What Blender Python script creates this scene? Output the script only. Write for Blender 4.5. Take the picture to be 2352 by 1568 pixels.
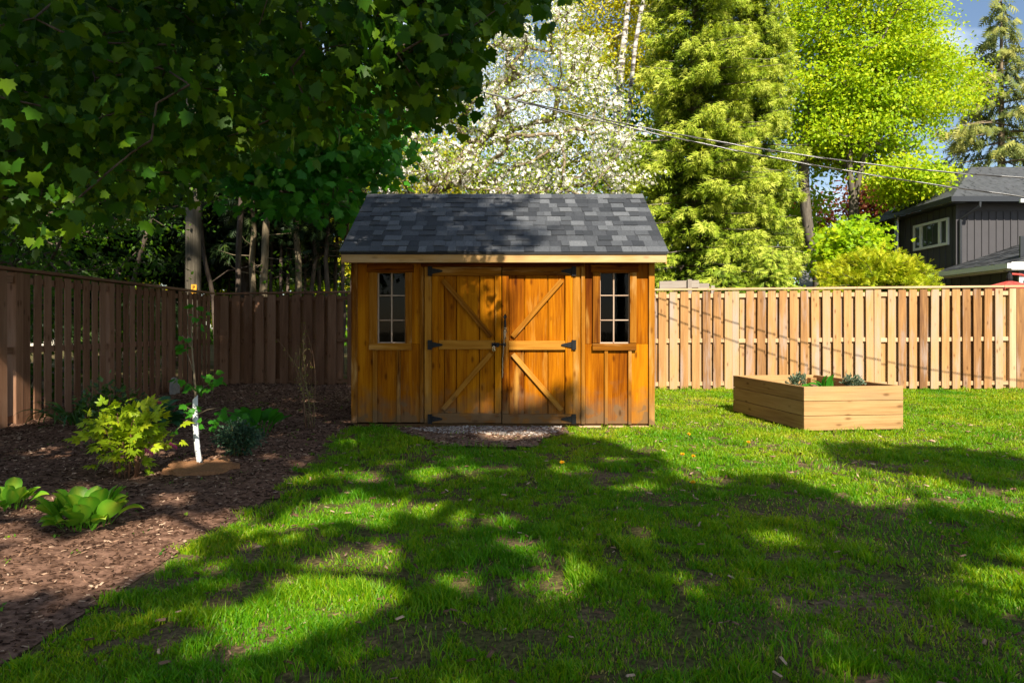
import bpy, bmesh, math, random
import numpy as np
from mathutils import Vector

for o in list(bpy.data.objects):
    bpy.data.objects.remove(o)
scene = bpy.context.scene
COL = scene.collection
R = np.random.default_rng(7)
random.seed(7)

# ------------------------------------------------------------------ camera, light, exposure
H = 1.12                       # eye height in metres
F = 1568.0                     # focal length in units of a 2352 px wide picture (24 mm on 36 mm)
CX, HY = 1176.0, 750.0         # vertical axis and horizon row in that picture
cam_d = bpy.data.cameras.new('camera')
cam = bpy.data.objects.new('camera', cam_d)
COL.objects.link(cam)
cam.location = (0, 0, H)
cam.rotation_euler = (math.radians(90), 0, 0)
cam_d.sensor_width = 36
cam_d.lens = 24
cam_d.shift_y = -34 / 2352
cam_d.clip_start = 0.05
cam_d.clip_end = 600
scene.camera = cam

SX, SZ = 0.24, 0.85            # the light moves -SX sideways and -SZ down for each metre forward
SUN_EL = math.atan(SZ / math.hypot(1, SX))
SUN_ROT = math.pi - math.atan(SX)
world = bpy.data.worlds.new('World')
scene.world = world
world.use_nodes = True
wn = world.node_tree.nodes
wl = world.node_tree.links
wn.clear()
w_out = wn.new('ShaderNodeOutputWorld')
w_bg = wn.new('ShaderNodeBackground')
w_sky = wn.new('ShaderNodeTexSky')
w_sky.sky_type = 'NISHITA'
w_sky.sun_disc = False
w_sky.sun_elevation = SUN_EL
w_sky.sun_rotation = SUN_ROT
w_sky.air_density = 1.0
w_sky.dust_density = 0.6
w_sky.ozone_density = 1.2
w_bg.inputs['Strength'].default_value = 0.078
w_tc = wn.new('ShaderNodeTexCoord')
w_map = wn.new('ShaderNodeMapping')
w_map.inputs['Scale'].default_value = (1.0, 1.0, 2.6)
w_map.inputs['Location'].default_value = (2.9, 1.1, 0.45)
w_no = wn.new('ShaderNodeTexNoise')
w_no.inputs['Scale'].default_value = 2.2
w_no.inputs['Detail'].default_value = 9
w_no.inputs['Roughness'].default_value = 0.55
w_no.inputs['Distortion'].default_value = 0.4
w_rp = wn.new('ShaderNodeValToRGB')
w_rp.color_ramp.elements[0].position = 0.50
w_rp.color_ramp.elements[0].color = (0, 0, 0, 1)
w_rp.color_ramp.elements[1].position = 0.70
w_rp.color_ramp.elements[1].color = (0.9, 0.9, 0.9, 1)
w_mix = wn.new('ShaderNodeMix')
w_mix.data_type = 'RGBA'
w_mix.inputs[7].default_value = (10.5, 11.3, 12.0, 1)
wl.new(w_tc.outputs['Generated'], w_map.inputs['Vector'])
wl.new(w_map.outputs['Vector'], w_no.inputs['Vector'])
wl.new(w_no.outputs['Fac'], w_rp.inputs['Fac'])
wl.new(w_rp.outputs['Color'], w_mix.inputs[0])
wl.new(w_sky.outputs['Color'], w_mix.inputs[6])
wl.new(w_mix.outputs[2], w_bg.inputs['Color'])
wl.new(w_bg.outputs['Background'], w_out.inputs['Surface'])

sun_d = bpy.data.lights.new('sun', 'SUN')
sun_d.energy = 5.0
sun_d.angle = math.radians(0.53)
sun_d.color = (1.0, 0.90, 0.75)
sun = bpy.data.objects.new('sun', sun_d)
COL.objects.link(sun)
sun.rotation_euler = Vector((-SX, 1.0, -SZ)).to_track_quat('-Z', 'Y').to_euler()
sun.location = (3, -10, 15)

vs = scene.view_settings
vs.view_transform = 'Standard'
vs.look = 'None'
vs.exposure = 1.0
vs.gamma = 1.0
vs.use_curve_mapping = False
scene.cycles.max_bounces = 8
scene.cycles.diffuse_bounces = 3
scene.cycles.transmission_bounces = 4
scene.cycles.transparent_max_bounces = 8
scene.cycles.use_denoising = True


# ------------------------------------------------------------------ measuring the place
def ground(px, py):
    d = H * F / (py - HY)
    return ((px - CX) * d / F, d)


def at(px, py, d):
    return ((px - CX) * d / F, d, H + (HY - py) * d / F)


# ------------------------------------------------------------------ object helpers
WORLD = {}


def link(o, parent=None, loc=(0, 0, 0)):
    COL.objects.link(o)
    loc = Vector(loc)
    if parent is not None:
        o.parent = parent
        o.location = loc - WORLD[parent]
    else:
        o.location = loc
    WORLD[o] = loc
    return o


def thing(name, label, cat, loc=(0, 0, 0), group=None):
    o = bpy.data.objects.new(name, None)
    o.empty_display_size = 0.1
    link(o, None, loc)
    return tag(o, label, cat, group)


def tag(o, label, cat, group=None):
    o['label'] = label
    o['category'] = cat
    if group:
        o['group'] = group
    return o


def setmat(me, mat):
    me.materials.append(mat)
    return me


def mesh_np(name, V, Fc, mat, rnd=None, smooth=False):
    """mesh from numpy arrays, every face with the same number of corners"""
    V = np.asarray(V, dtype=np.float32)
    Fc = np.asarray(Fc, dtype=np.int32)
    me = bpy.data.meshes.new(name)
    n, (m, k) = len(V), Fc.shape
    me.vertices.add(n)
    me.loops.add(m * k)
    me.polygons.add(m)
    me.vertices.foreach_set('co', V.ravel())
    me.loops.foreach_set('vertex_index', Fc.ravel())
    me.polygons.foreach_set('loop_start', np.arange(0, m * k, k, dtype=np.int32))
    if smooth:
        me.polygons.foreach_set('use_smooth', np.ones(m, dtype=bool))
    if rnd is not None:
        a = me.attributes.new('rnd', 'FLOAT', 'POINT')
        a.data.foreach_set('value', np.asarray(rnd, dtype=np.float32))
    me.update(calc_edges=True)
    me.validate()
    setmat(me, mat)
    return me


def add_mesh(name, me, parent=None, loc=(0, 0, 0)):
    return link(bpy.data.objects.new(name, me), parent, loc)


class Geo:
    """collects quads and triangles of one part"""

    def __init__(self):
        self.v, self.f = [], []

    def add(self, v, f):
        n = len(self.v)
        self.v += [tuple(p) for p in v]
        self.f += [tuple(i + n for i in q) for q in f]

    def box(self, lo, hi):
        x0, y0, z0 = lo
        x1, y1, z1 = hi
        self.add([(x0, y0, z0), (x1, y0, z0), (x1, y1, z0), (x0, y1, z0), (x0, y0, z1), (x1, y0, z1), (x1, y1, z1), (x0, y1, z1)],
                 [(0, 3, 2, 1), (4, 5, 6, 7), (0, 1, 5, 4), (1, 2, 6, 5), (2, 3, 7, 6), (3, 0, 4, 7)])

    def tube(self, pts, rad, n=8, cap=True):
        pts = [Vector(p) for p in pts]
        if not hasattr(rad, '__len__'):
            rad = [rad] * len(pts)
        base = len(self.v)
        ref = None
        for i, p in enumerate(pts):
            t = (pts[min(i + 1, len(pts) - 1)] - pts[max(i - 1, 0)]).normalized()
            if ref is None:
                ref = Vector((1, 0, 0)) if abs(t.x) < 0.8 else Vector((0, 1, 0))
            a = (ref - t * ref.dot(t)).normalized()
            ref = a
            b = t.cross(a)
            for k in range(n):
                w = 2 * math.pi * k / n
                self.v.append(tuple(p + (a * math.cos(w) + b * math.sin(w)) * rad[i]))
        for i in range(len(pts) - 1):
            for k in range(n):
                k2 = (k + 1) % n
                self.f.append((base + i * n + k, base + i * n + k2, base + (i + 1) * n + k2, base + (i + 1) * n + k))
        if cap:
            self.f.append(tuple(base + k for k in range(n))[::-1])
            self.f.append(tuple(base + (len(pts) - 1) * n + k for k in range(n)))

    def build(self, name, mat, parent=None, loc=(0, 0, 0), smooth=False, origin=True):
        me = bpy.data.meshes.new(name)
        L = Vector(loc)
        vv = [tuple(Vector(p) - L) for p in self.v] if origin else self.v
        me.from_pydata(vv, [], self.f)
        if smooth:
            for p in me.polygons:
                p.use_smooth = True
        me.update()
        setmat(me, mat)
        return add_mesh(name, me, parent, loc)


BOARD_CACHE = {}


def board_mesh(size, mat, bev=0.003):
    """chamfered plank, with its grain coordinates stored so that the long side runs along the grain"""
    key = (tuple(round(s, 3) for s in size), mat.name, bev)
    if key in BOARD_CACHE:
        return BOARD_CACHE[key]
    bm = bmesh.new()
    bmesh.ops.create_cube(bm, size=1.0)
    for v in bm.verts:
        v.co = Vector((v.co.x * size[0], v.co.y * size[1], v.co.z * size[2]))
    if bev > 0:
        bmesh.ops.bevel(bm, geom=list(bm.edges), offset=min(bev, min(size) * 0.3), segments=1, affect='EDGES')
    me = bpy.data.meshes.new('board')
    bm.to_mesh(me)
    bm.free()
    L = int(np.argmax(size))
    perm = {0: (1, 2, 0), 1: (0, 2, 1), 2: (0, 1, 2)}[L]
    co = np.zeros(len(me.vertices) * 3, dtype=np.float32)
    me.vertices.foreach_get('co', co)
    g = co.reshape(-1, 3)[:, perm]
    a = me.attributes.new('grain', 'FLOAT_VECTOR', 'POINT')
    a.data.foreach_set('vector', np.ascontiguousarray(g).ravel())
    setmat(me, mat)
    BOARD_CACHE[key] = me
    return me


def board(name, parent, c, size, mat, rot=(0, 0, 0), bev=0.003):
    o = add_mesh(name, board_mesh(size, mat, bev), parent, c)
    o.rotation_euler = rot
    return o


def span(name, parent, lo, hi, mat, bev=0.003):
    c = [(a + b) / 2 for a, b in zip(lo, hi)]
    s = [abs(b - a) for a, b in zip(lo, hi)]
    return board(name, parent, c, s, mat, bev=bev)


# ------------------------------------------------------------------ noise for placing
class Noise2:
    def __init__(self, seed, n=64):
        self.t = np.random.default_rng(seed).random((n, n))
        self.n = n

    def __call__(self, x, y, s=1.0):
        x = np.asarray(x) * s
        y = np.asarray(y) * s
        i, j = np.floor(x).astype(int), np.floor(y).astype(int)
        fx, fy = x - i, y - j
        fx, fy = fx * fx * (3 - 2 * fx), fy * fy * (3 - 2 * fy)
        t, n = self.t, self.n
        a = t[i % n, j % n] * (1 - fx) + t[(i + 1) % n, j % n] * fx
        b = t[i % n, (j + 1) % n] * (1 - fx) + t[(i + 1) % n, (j + 1) % n] * fx
        return a * (1 - fy) + b * fy


N1, N2, N3 = Noise2(1), Noise2(2), Noise2(3)


def inside(poly, x, y):
    x, y = np.asarray(x), np.asarray(y)
    r = np.zeros(x.shape, dtype=bool)
    n = len(poly)
    for i in range(n):
        x0, y0 = poly[i]
        x1, y1 = poly[(i + 1) % n]
        if y0 == y1:
            continue
        c = ((y0 > y) != (y1 > y)) & (x < (x1 - x0) * (y - y0) / (y1 - y0) + x0)
        r ^= c
    return r


# ------------------------------------------------------------------ materials
def new_mat(name):
    m = bpy.data.materials.new(name)
    m.use_nodes = True
    return m, m.node_tree.nodes, m.node_tree.links, m.node_tree.nodes['Principled BSDF']


def ramp(nodes, stops):
    r = nodes.new('ShaderNodeValToRGB')
    e = r.color_ramp.elements
    while len(e) < len(stops):
        e.new(0.5)
    for el, (p, c) in zip(e, stops):
        el.position = p
        el.color = (*c, 1) if len(c) == 3 else c
    return r


def leaf_mat(name, stops, trans=0.35, tcol=None, rough=0.5, spec=0.35, nscale=1.3, namp=0.35):
    m, n, l, b = new_mat(name)
    at_ = n.new('ShaderNodeAttribute')
    at_.attribute_name = 'rnd'
    tc = n.new('ShaderNodeTexCoord')
    no = n.new('ShaderNodeTexNoise')
    no.inputs['Scale'].default_value = nscale
    no.inputs['Detail'].default_value = 3
    l.new(tc.outputs['Object'], no.inputs['Vector'])
    oi = n.new('ShaderNodeObjectInfo')
    s1 = n.new('ShaderNodeMath'); s1.operation = 'MULTIPLY_ADD'
    s1.inputs[1].default_value = namp * 2
    s1.inputs[2].default_value = -namp
    l.new(no.outputs['Fac'], s1.inputs[0])
    s2 = n.new('ShaderNodeMath'); s2.operation = 'ADD'
    l.new(at_.outputs['Fac'], s2.inputs[0])
    l.new(s1.outputs[0], s2.inputs[1])
    s3 = n.new('ShaderNodeMath'); s3.operation = 'MULTIPLY_ADD'
    s3.inputs[1].default_value = 0.22
    l.new(oi.outputs['Random'], s3.inputs[0])
    l.new(s2.outputs[0], s3.inputs[2])
    s4 = n.new('ShaderNodeMath'); s4.operation = 'SUBTRACT'
    s4.inputs[1].default_value = 0.11
    l.new(s3.outputs[0], s4.inputs[0])
    r = ramp(n, stops)
    l.new(s4.outputs[0], r.inputs['Fac'])
    l.new(r.outputs['Color'], b.inputs['Base Color'])
    b.inputs['Roughness'].default_value = rough
    b.inputs['Specular IOR Level'].default_value = spec
    t = n.new('ShaderNodeBsdfTranslucent')
    mul = n.new('ShaderNodeMix'); mul.data_type = 'RGBA'; mul.blend_type = 'MULTIPLY'
    mul.inputs[0].default_value = 1.0
    mul.inputs[7].default_value = (*(tcol or (1.25, 1.15, 0.55)), 1)
    l.new(r.outputs['Color'], mul.inputs[6])
    l.new(mul.outputs[2], t.inputs['Color'])
    mx = n.new('ShaderNodeMixShader')
    mx.inputs[0].default_value = trans
    l.new(b.outputs[0], mx.inputs[1])
    l.new(t.outputs[0], mx.inputs[2])
    out = [x for x in n if x.type == 'OUTPUT_MATERIAL'][0]
    l.new(mx.outputs[0], out.inputs['Surface'])
    return m


def wood_mat(name, stops, tone=0.35, knots=0.6, rough=0.65, weather=None, wamt=0.0, wscale=(3.5, 3.5, 0.8), spec=0.3, gs=1.0, dirt=False):
    """plank wood: streaked grain, rings, knots, a tone of its own for each board and worn patches"""
    m, n, l, b = new_mat(name)
    a = n.new('ShaderNodeAttribute'); a.attribute_name = 'grain'
    oi = n.new('ShaderNodeObjectInfo')
    off = n.new('ShaderNodeVectorMath'); off.operation = 'SCALE'
    cb = n.new('ShaderNodeCombineXYZ')
    for k, mlt in enumerate((37.0, 91.0, 53.0)):
        mm = n.new('ShaderNodeMath'); mm.operation = 'MULTIPLY'
        mm.inputs[1].default_value = mlt
        l.new(oi.outputs['Random'], mm.inputs[0])
        l.new(mm.outputs[0], cb.inputs[k])
    add = n.new('ShaderNodeVectorMath'); add.operation = 'ADD'
    l.new(a.outputs['Vector'], add.inputs[0])
    l.new(cb.outputs[0], add.inputs[1])
    n.remove(off)

    def mapped(sc):
        mp = n.new('ShaderNodeVectorMath'); mp.operation = 'MULTIPLY'
        mp.inputs[1].default_value = sc
        l.new(add.outputs[0], mp.inputs[0])
        return mp.outputs[0]

    g1 = n.new('ShaderNodeTexNoise')
    g1.inputs['Scale'].default_value = 1.0
    g1.inputs['Detail'].default_value = 5
    g1.inputs['Distortion'].default_value = 0.6
    l.new(mapped((55 * gs, 55 * gs, 2.2)), g1.inputs['Vector'])
    g2 = n.new('ShaderNodeTexNoise')
    g2.inputs['Scale'].default_value = 1.0
    g2.inputs['Detail'].default_value = 3
    l.new(mapped((9, 9, 1.1)), g2.inputs['Vector'])
    mixg = n.new('ShaderNodeMix'); mixg.data_type = 'FLOAT'
    mixg.inputs[0].default_value = 0.5
    l.new(g1.outputs['Fac'], mixg.inputs[2])
    l.new(g2.outputs['Fac'], mixg.inputs[3])
    tn = n.new('ShaderNodeMath'); tn.operation = 'MULTIPLY_ADD'
    tn.inputs[1].default_value = tone
    l.new(oi.outputs['Random'], tn.inputs[0])
    l.new(mixg.outputs[0], tn.inputs[2])
    sub = n.new('ShaderNodeMath'); sub.operation = 'SUBTRACT'
    sub.inputs[1].default_value = tone / 2
    l.new(tn.outputs[0], sub.inputs[0])
    rp = ramp(n, stops)
    l.new(sub.outputs[0], rp.inputs['Fac'])
    col = rp.outputs['Color']
    if weather is not None:
        wz = n.new('ShaderNodeTexNoise')
        wz.inputs['Scale'].default_value = 1.0
        wz.inputs['Detail'].default_value = 4
        wz.inputs['Roughness'].default_value = 0.65
        l.new(mapped(wscale), wz.inputs['Vector'])
        wr = ramp(n, [(0.62 - wamt * 0.25, (0, 0, 0)), (0.80 - wamt * 0.25, (0.75, 0.75, 0.75))])
        l.new(wz.outputs['Fac'], wr.inputs['Fac'])
        wm = n.new('ShaderNodeMix'); wm.data_type = 'RGBA'
        wm.inputs[7].default_value = (*weather, 1)
        l.new(wr.outputs['Color'], wm.inputs[0])
        l.new(col, wm.inputs[6])
        col = wm.outputs[2]
    if dirt:
        ge = n.new('ShaderNodeNewGeometry')
        sx = n.new('ShaderNodeSeparateXYZ')
        l.new(ge.outputs['Position'], sx.inputs[0])
        dn = n.new('ShaderNodeTexNoise')
        dn.inputs['Scale'].default_value = 7.0
        dn.inputs['Detail'].default_value = 6
        l.new(ge.outputs['Position'], dn.inputs['Vector'])
        mm = n.new('ShaderNodeMath'); mm.operation = 'MULTIPLY_ADD'
        mm.inputs[1].default_value = -0.9
        l.new(dn.outputs['Fac'], mm.inputs[0])
        l.new(sx.outputs['Z'], mm.inputs[2])
        dr = ramp(n, [(0.0, (0.85, 0.85, 0.85)), (0.02, (0.55, 0.55, 0.55)), (0.35, (0, 0, 0))])
        ad2 = n.new('ShaderNodeMath'); ad2.operation = 'ADD'
        ad2.inputs[1].default_value = 0.36
        l.new(mm.outputs[0], ad2.inputs[0])
        l.new(ad2.outputs[0], dr.inputs['Fac'])
        dm = n.new('ShaderNodeMix'); dm.data_type = 'RGBA'
        dm.inputs[7].default_value = (0.15, 0.095, 0.05, 1)
        l.new(dr.outputs['Color'], dm.inputs[0])
        l.new(col, dm.inputs[6])
        col = dm.outputs[2]
    if knots > 0:
        vo = n.new('ShaderNodeTexVoronoi')
        vo.inputs['Scale'].default_value = 1.0
        l.new(mapped((9, 9, 3.6)), vo.inputs['Vector'])
        kr = ramp(n, [(0.0, (1, 1, 1)), (0.09, (0.75, 0.75, 0.75)), (0.17, (0.1, 0.1, 0.1)), (0.25, (0, 0, 0))])
        l.new(vo.outputs['Distance'], kr.inputs['Fac'])
        kv = n.new('ShaderNodeMath'); kv.operation = 'MULTIPLY'
        kv.inputs[1].default_value = knots
        l.new(kr.outputs['Color'], kv.inputs[0])
        km = n.new('ShaderNodeMix'); km.data_type = 'RGBA'; km.blend_type = 'MULTIPLY'
        km.inputs[7].default_value = (0.33, 0.24, 0.17, 1)
        l.new(kv.outputs[0], km.inputs[0])
        l.new(col, km.inputs[6])
        col = km.outputs[2]
    l.new(col, b.inputs['Base Color'])
    b.inputs['Roughness'].default_value = rough
    b.inputs['Specular IOR Level'].default_value = spec
    bp = n.new('ShaderNodeBump')
    bp.inputs['Strength'].default_value = 0.25
    bp.inputs['Distance'].default_value = 0.004
    l.new(g1.outputs['Fac'], bp.inputs['Height'])
    l.new(bp.outputs['Normal'], b.inputs['Normal'])
    return m


def plain_mat(name, col, rough=0.6, metal=0.0, spec=0.4, nscale=None, ncol=None, bump=0.0, per_obj=0.0, coord='Object'):
    m, n, l, b = new_mat(name)
    b.inputs['Roughness'].default_value = rough
    b.inputs['Metallic'].default_value = metal
    b.inputs['Specular IOR Level'].default_value = spec
    b.inputs['Base Color'].default_value = (*col, 1)
    if nscale:
        tc = n.new('ShaderNodeTexCoord')
        no = n.new('ShaderNodeTexNoise')
        no.inputs['Scale'].default_value = nscale
        no.inputs['Detail'].default_value = 7
        no.inputs['Roughness'].default_value = 0.62
        l.new(tc.outputs[coord], no.inputs['Vector'])
        r = ramp(n, [(0.33, col), (0.68, ncol or tuple(c * 0.6 for c in col))])
        l.new(no.outputs['Fac'], r.inputs['Fac'])
        l.new(r.outputs['Color'], b.inputs['Base Color'])
        if bump:
            bp = n.new('ShaderNodeBump')
            bp.inputs['Strength'].default_value = bump
            bp.inputs['Distance'].default_value = 0.01
            l.new(no.outputs['Fac'], bp.inputs['Height'])
            l.new(bp.outputs['Normal'], b.inputs['Normal'])
    return m


def bark_mat(name, c1, c2, zs=2.5, s=14.0, bump=0.6):
    m, n, l, b = new_mat(name)
    tc = n.new('ShaderNodeTexCoord')
    mp = n.new('ShaderNodeMapping')
    mp.inputs['Scale'].default_value = (s, s, zs)
    no = n.new('ShaderNodeTexNoise')
    no.inputs['Scale'].default_value = 1.0
    no.inputs['Detail'].default_value = 8
    no.inputs['Roughness'].default_value = 0.7
    l.new(tc.outputs['Object'], mp.inputs['Vector'])
    l.new(mp.outputs[0], no.inputs['Vector'])
    r = ramp(n, [(0.32, c1), (0.66, c2)])
    l.new(no.outputs['Fac'], r.inputs['Fac'])
    l.new(r.outputs['Color'], b.inputs['Base Color'])
    b.inputs['Roughness'].default_value = 0.85
    b.inputs['Specular IOR Level'].default_value = 0.15
    bp = n.new('ShaderNodeBump')
    bp.inputs['Strength'].default_value = bump
    bp.inputs['Distance'].default_value = 0.02
    l.new(no.outputs['Fac'], bp.inputs['Height'])
    l.new(bp.outputs['Normal'], b.inputs['Normal'])
    return m


M = {}
M['shed'] = wood_mat('stained_pine', [(0.30, (0.085, 0.018, 0.0005)), (0.45, (0.22, 0.061, 0.0006)), (0.58, (0.33, 0.106, 0.001)), (0.74, (0.45, 0.168, 0.003))],
                     tone=0.34, knots=0.95, rough=0.6, weather=(0.46, 0.235, 0.045), wamt=0.20, wscale=(7, 7, 1.1), spec=0.05, dirt=True)
M['shed_trim'] = wood_mat('stained_trim', [(0.28, (0.085, 0.023, 0.002)), (0.47, (0.25, 0.090, 0.006)), (0.74, (0.42, 0.19, 0.026))],
                          tone=0.36, knots=0.7, rough=0.6, weather=(0.50, 0.29, 0.10), wamt=0.36, wscale=(9, 9, 1.3), spec=0.05, dirt=True)
M['fascia'] = wood_mat('fascia_pine', [(0.2, (0.30, 0.15, 0.045)), (0.5, (0.50, 0.29, 0.10)), (0.78, (0.60, 0.40, 0.19))],
                       tone=0.1, knots=0.6, rough=0.55, weather=(0.60, 0.44, 0.26), wamt=0.5)
M['cedar'] = wood_mat('weathered_cedar', [(0.12, (0.15, 0.072, 0.031)), (0.40, (0.34, 0.176, 0.064)), (0.64, (0.45, 0.262, 0.105)), (0.90, (0.39, 0.29, 0.19))],
                      tone=0.62, knots=0.8, rough=0.75, weather=(0.36, 0.30, 0.27), wamt=0.46, wscale=(5, 5, 0.7), spec=0.2)
M['cedar_pale'] = wood_mat('pale_cedar', [(0.2, (0.38, 0.23, 0.115)), (0.5, (0.52, 0.34, 0.19)), (0.8, (0.62, 0.45, 0.29))],
                           tone=0.2, knots=0.6, rough=0.75, spec=0.2)
M['brownfence'] = wood_mat('brown_stained_fence', [(0.2, (0.13, 0.060, 0.032)), (0.48, (0.235, 0.120, 0.066)), (0.78, (0.33, 0.185, 0.115))],
                           tone=0.4, knots=0.9, rough=0.75, weather=(0.29, 0.175, 0.11), wamt=0.30, spec=0.2)
M['planter'] = wood_mat('planter_pine', [(0.24, (0.25, 0.130, 0.046)), (0.5, (0.41, 0.245, 0.10)), (0.76, (0.52, 0.34, 0.16))],
                        tone=0.14, knots=0.85, rough=0.75, weather=(0.36, 0.23, 0.12), wamt=0.25, spec=0.2)
M['oldwood'] = wood_mat('grey_old_wood', [(0.2, (0.14, 0.115, 0.09)), (0.5, (0.27, 0.23, 0.19)), (0.8, (0.38, 0.34, 0.29))], tone=0.25, knots=0.5, rough=0.85)
M['black_iron'] = plain_mat('black_iron', (0.012, 0.013, 0.015), rough=0.5, metal=0.0, spec=0.15, nscale=60, ncol=(0.018, 0.018, 0.019))
M['brass'] = plain_mat('brass', (0.55, 0.42, 0.2), rough=0.35, metal=1.0)
M['steel'] = plain_mat('steel', (0.62, 0.63, 0.65), rough=0.22, metal=1.0)
M['twine'] = plain_mat('twine', (0.42, 0.33, 0.22), rough=0.9, nscale=90, ncol=(0.25, 0.19, 0.12))
M['muntin'] = wood_mat('muntin_wood', [(0.2, (0.20, 0.12, 0.07)), (0.5, (0.40, 0.28, 0.2)), (0.8, (0.55, 0.45, 0.36))], tone=0.2, knots=0, rough=0.7)
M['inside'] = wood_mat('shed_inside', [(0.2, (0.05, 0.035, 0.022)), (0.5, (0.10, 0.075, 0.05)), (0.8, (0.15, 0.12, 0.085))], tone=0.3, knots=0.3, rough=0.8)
M['tar'] = plain_mat('drip_edge', (0.008, 0.008, 0.009), rough=0.6)


def shingle_mat():
    m, n, l, b = new_mat('asphalt_shingle')
    oi = n.new('ShaderNodeObjectInfo')
    r = ramp(n, [(0.0, (0.022, 0.025, 0.030)), (0.40, (0.040, 0.044, 0.051)), (0.72, (0.068, 0.074, 0.083)), (0.88, (0.088, 0.095, 0.105)), (1.0, (0.115, 0.123, 0.134))])
    l.new(oi.outputs['Random'], r.inputs['Fac'])
    tc = n.new('ShaderNodeTexCoord')
    no = n.new('ShaderNodeTexNoise')
    no.inputs['Scale'].default_value = 130
    no.inputs['Detail'].default_value = 3
    l.new(tc.outputs['Object'], no.inputs['Vector'])
    gr = ramp(n, [(0.3, (0.45, 0.45, 0.45)), (0.7, (1.6, 1.6, 1.6))])
    l.new(no.outputs['Fac'], gr.inputs['Fac'])
    mx = n.new('ShaderNodeMix'); mx.data_type = 'RGBA'; mx.blend_type = 'MULTIPLY'
    mx.inputs[0].default_value = 1.0
    l.new(r.outputs['Color'], mx.inputs[6])
    l.new(gr.outputs['Color'], mx.inputs[7])
    l.new(mx.outputs[2], b.inputs['Base Color'])
    b.inputs['Roughness'].default_value = 0.75
    b.inputs['Specular IOR Level'].default_value = 0.35
    bp = n.new('ShaderNodeBump')
    bp.inputs['Strength'].default_value = 0.5
    bp.inputs['Distance'].default_value = 0.003
    l.new(no.outputs['Fac'], bp.inputs['Height'])
    l.new(bp.outputs['Normal'], b.inputs['Normal'])
    return m


M['shingle'] = shingle_mat()


def glass_mat(name, tint=(0.75, 0.8, 0.8), fac=0.12):
    m, n, l, b = new_mat(name)
    tr = n.new('ShaderNodeBsdfTransparent')
    tr.inputs['Color'].default_value = (*tint, 1)
    gl = n.new('ShaderNodeBsdfGlossy')
    gl.inputs['Roughness'].default_value = 0.03
    fr = n.new('ShaderNodeFresnel')
    fr.inputs['IOR'].default_value = 1.45
    ad = n.new('ShaderNodeMath'); ad.operation = 'ADD'
    ad.inputs[1].default_value = fac
    l.new(fr.outputs[0], ad.inputs[0])
    mx = n.new('ShaderNodeMixShader')
    l.new(ad.outputs[0], mx.inputs[0])
    l.new(tr.outputs[0], mx.inputs[1])
    l.new(gl.outputs[0], mx.inputs[2])
    out = [x for x in n if x.type == 'OUTPUT_MATERIAL'][0]
    l.new(mx.outputs[0], out.inputs['Surface'])
    return m


M['glass'] = glass_mat('dusty_glass', (0.42, 0.44, 0.46), -0.025)
M['houseglass'] = plain_mat('house_window_glass', (0.05, 0.065, 0.05), rough=0.05, spec=0.9)


def lawn_mat():
    m, n, l, b = new_mat('lawn_soil')
    tc = n.new('ShaderNodeTexCoord')
    n1 = n.new('ShaderNodeTexNoise'); n1.inputs['Scale'].default_value = 1.1; n1.inputs['Detail'].default_value = 6
    n2 = n.new('ShaderNodeTexNoise'); n2.inputs['Scale'].default_value = 45; n2.inputs['Detail'].default_value = 6
    l.new(tc.outputs['Object'], n1.inputs['Vector'])
    l.new(tc.outputs['Object'], n2.inputs['Vector'])
    r1 = ramp(n, [(0.3, (0.070, 0.085, 0.018)), (0.5, (0.10, 0.085, 0.035)), (0.68, (0.17, 0.115, 0.072))])
    r2 = ramp(n, [(0.3, (0.4, 0.4, 0.4)), (0.7, (1.5, 1.45, 1.35))])
    l.new(n1.outputs['Fac'], r1.inputs['Fac'])
    l.new(n2.outputs['Fac'], r2.inputs['Fac'])
    mx = n.new('ShaderNodeMix'); mx.data_type = 'RGBA'; mx.blend_type = 'MULTIPLY'
    mx.inputs[0].default_value = 1
    l.new(r1.outputs['Color'], mx.inputs[6])
    l.new(r2.outputs['Color'], mx.inputs[7])
    l.new(mx.outputs[2], b.inputs['Base Color'])
    b.inputs['Roughness'].default_value = 0.95
    b.inputs['Specular IOR Level'].default_value = 0.1
    bp = n.new('ShaderNodeBump'); bp.inputs['Strength'].default_value = 0.8; bp.inputs['Distance'].default_value = 0.02
    l.new(n2.outputs['Fac'], bp.inputs['Height'])
    l.new(bp.outputs['Normal'], b.inputs['Normal'])
    return m


M['lawn'] = lawn_mat()
M['mulch'] = plain_mat('mulch_soil', (0.055, 0.029, 0.019), rough=0.95, spec=0.05, nscale=22, ncol=(0.27, 0.155, 0.105), bump=1.0)
M['dirt'] = plain_mat('bare_dirt', (0.115, 0.075, 0.05), rough=0.95, spec=0.1, nscale=30, ncol=(0.21, 0.15, 0.11), bump=0.9)
M['chip'] = leaf_mat('bark_chip', [(0.0, (0.024, 0.012, 0.007)), (0.5, (0.095, 0.050, 0.030)), (0.82, (0.25, 0.145, 0.092)), (1.0, (0.46, 0.32, 0.22))], trans=0.0, rough=0.9, spec=0.1, namp=0.12)
M['pebble'] = leaf_mat('pebble', [(0.0, (0.16, 0.13, 0.11)), (0.5, (0.38, 0.34, 0.30)), (1.0, (0.68, 0.65, 0.60))], trans=0.0, rough=0.85, spec=0.2, namp=0.1)
M['grass'] = leaf_mat('grass_blade', [(0.0, (0.032, 0.16, 0.003)), (0.33, (0.088, 0.29, 0.004)), (0.70, (0.31, 0.43, 0.007)), (0.88, (0.52, 0.50, 0.035)), (1.0, (0.55, 0.44, 0.19))],
                      trans=0.42, rough=0.45, spec=0.25, nscale=0.9, namp=0.28)
M['maple_dark'] = leaf_mat('maple_leaf', [(0.0, (0.016, 0.070, 0.003)), (0.5, (0.045, 0.13, 0.004)), (1.0, (0.12, 0.22, 0.006))], trans=0.45, rough=0.45, spec=0.18)
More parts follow.
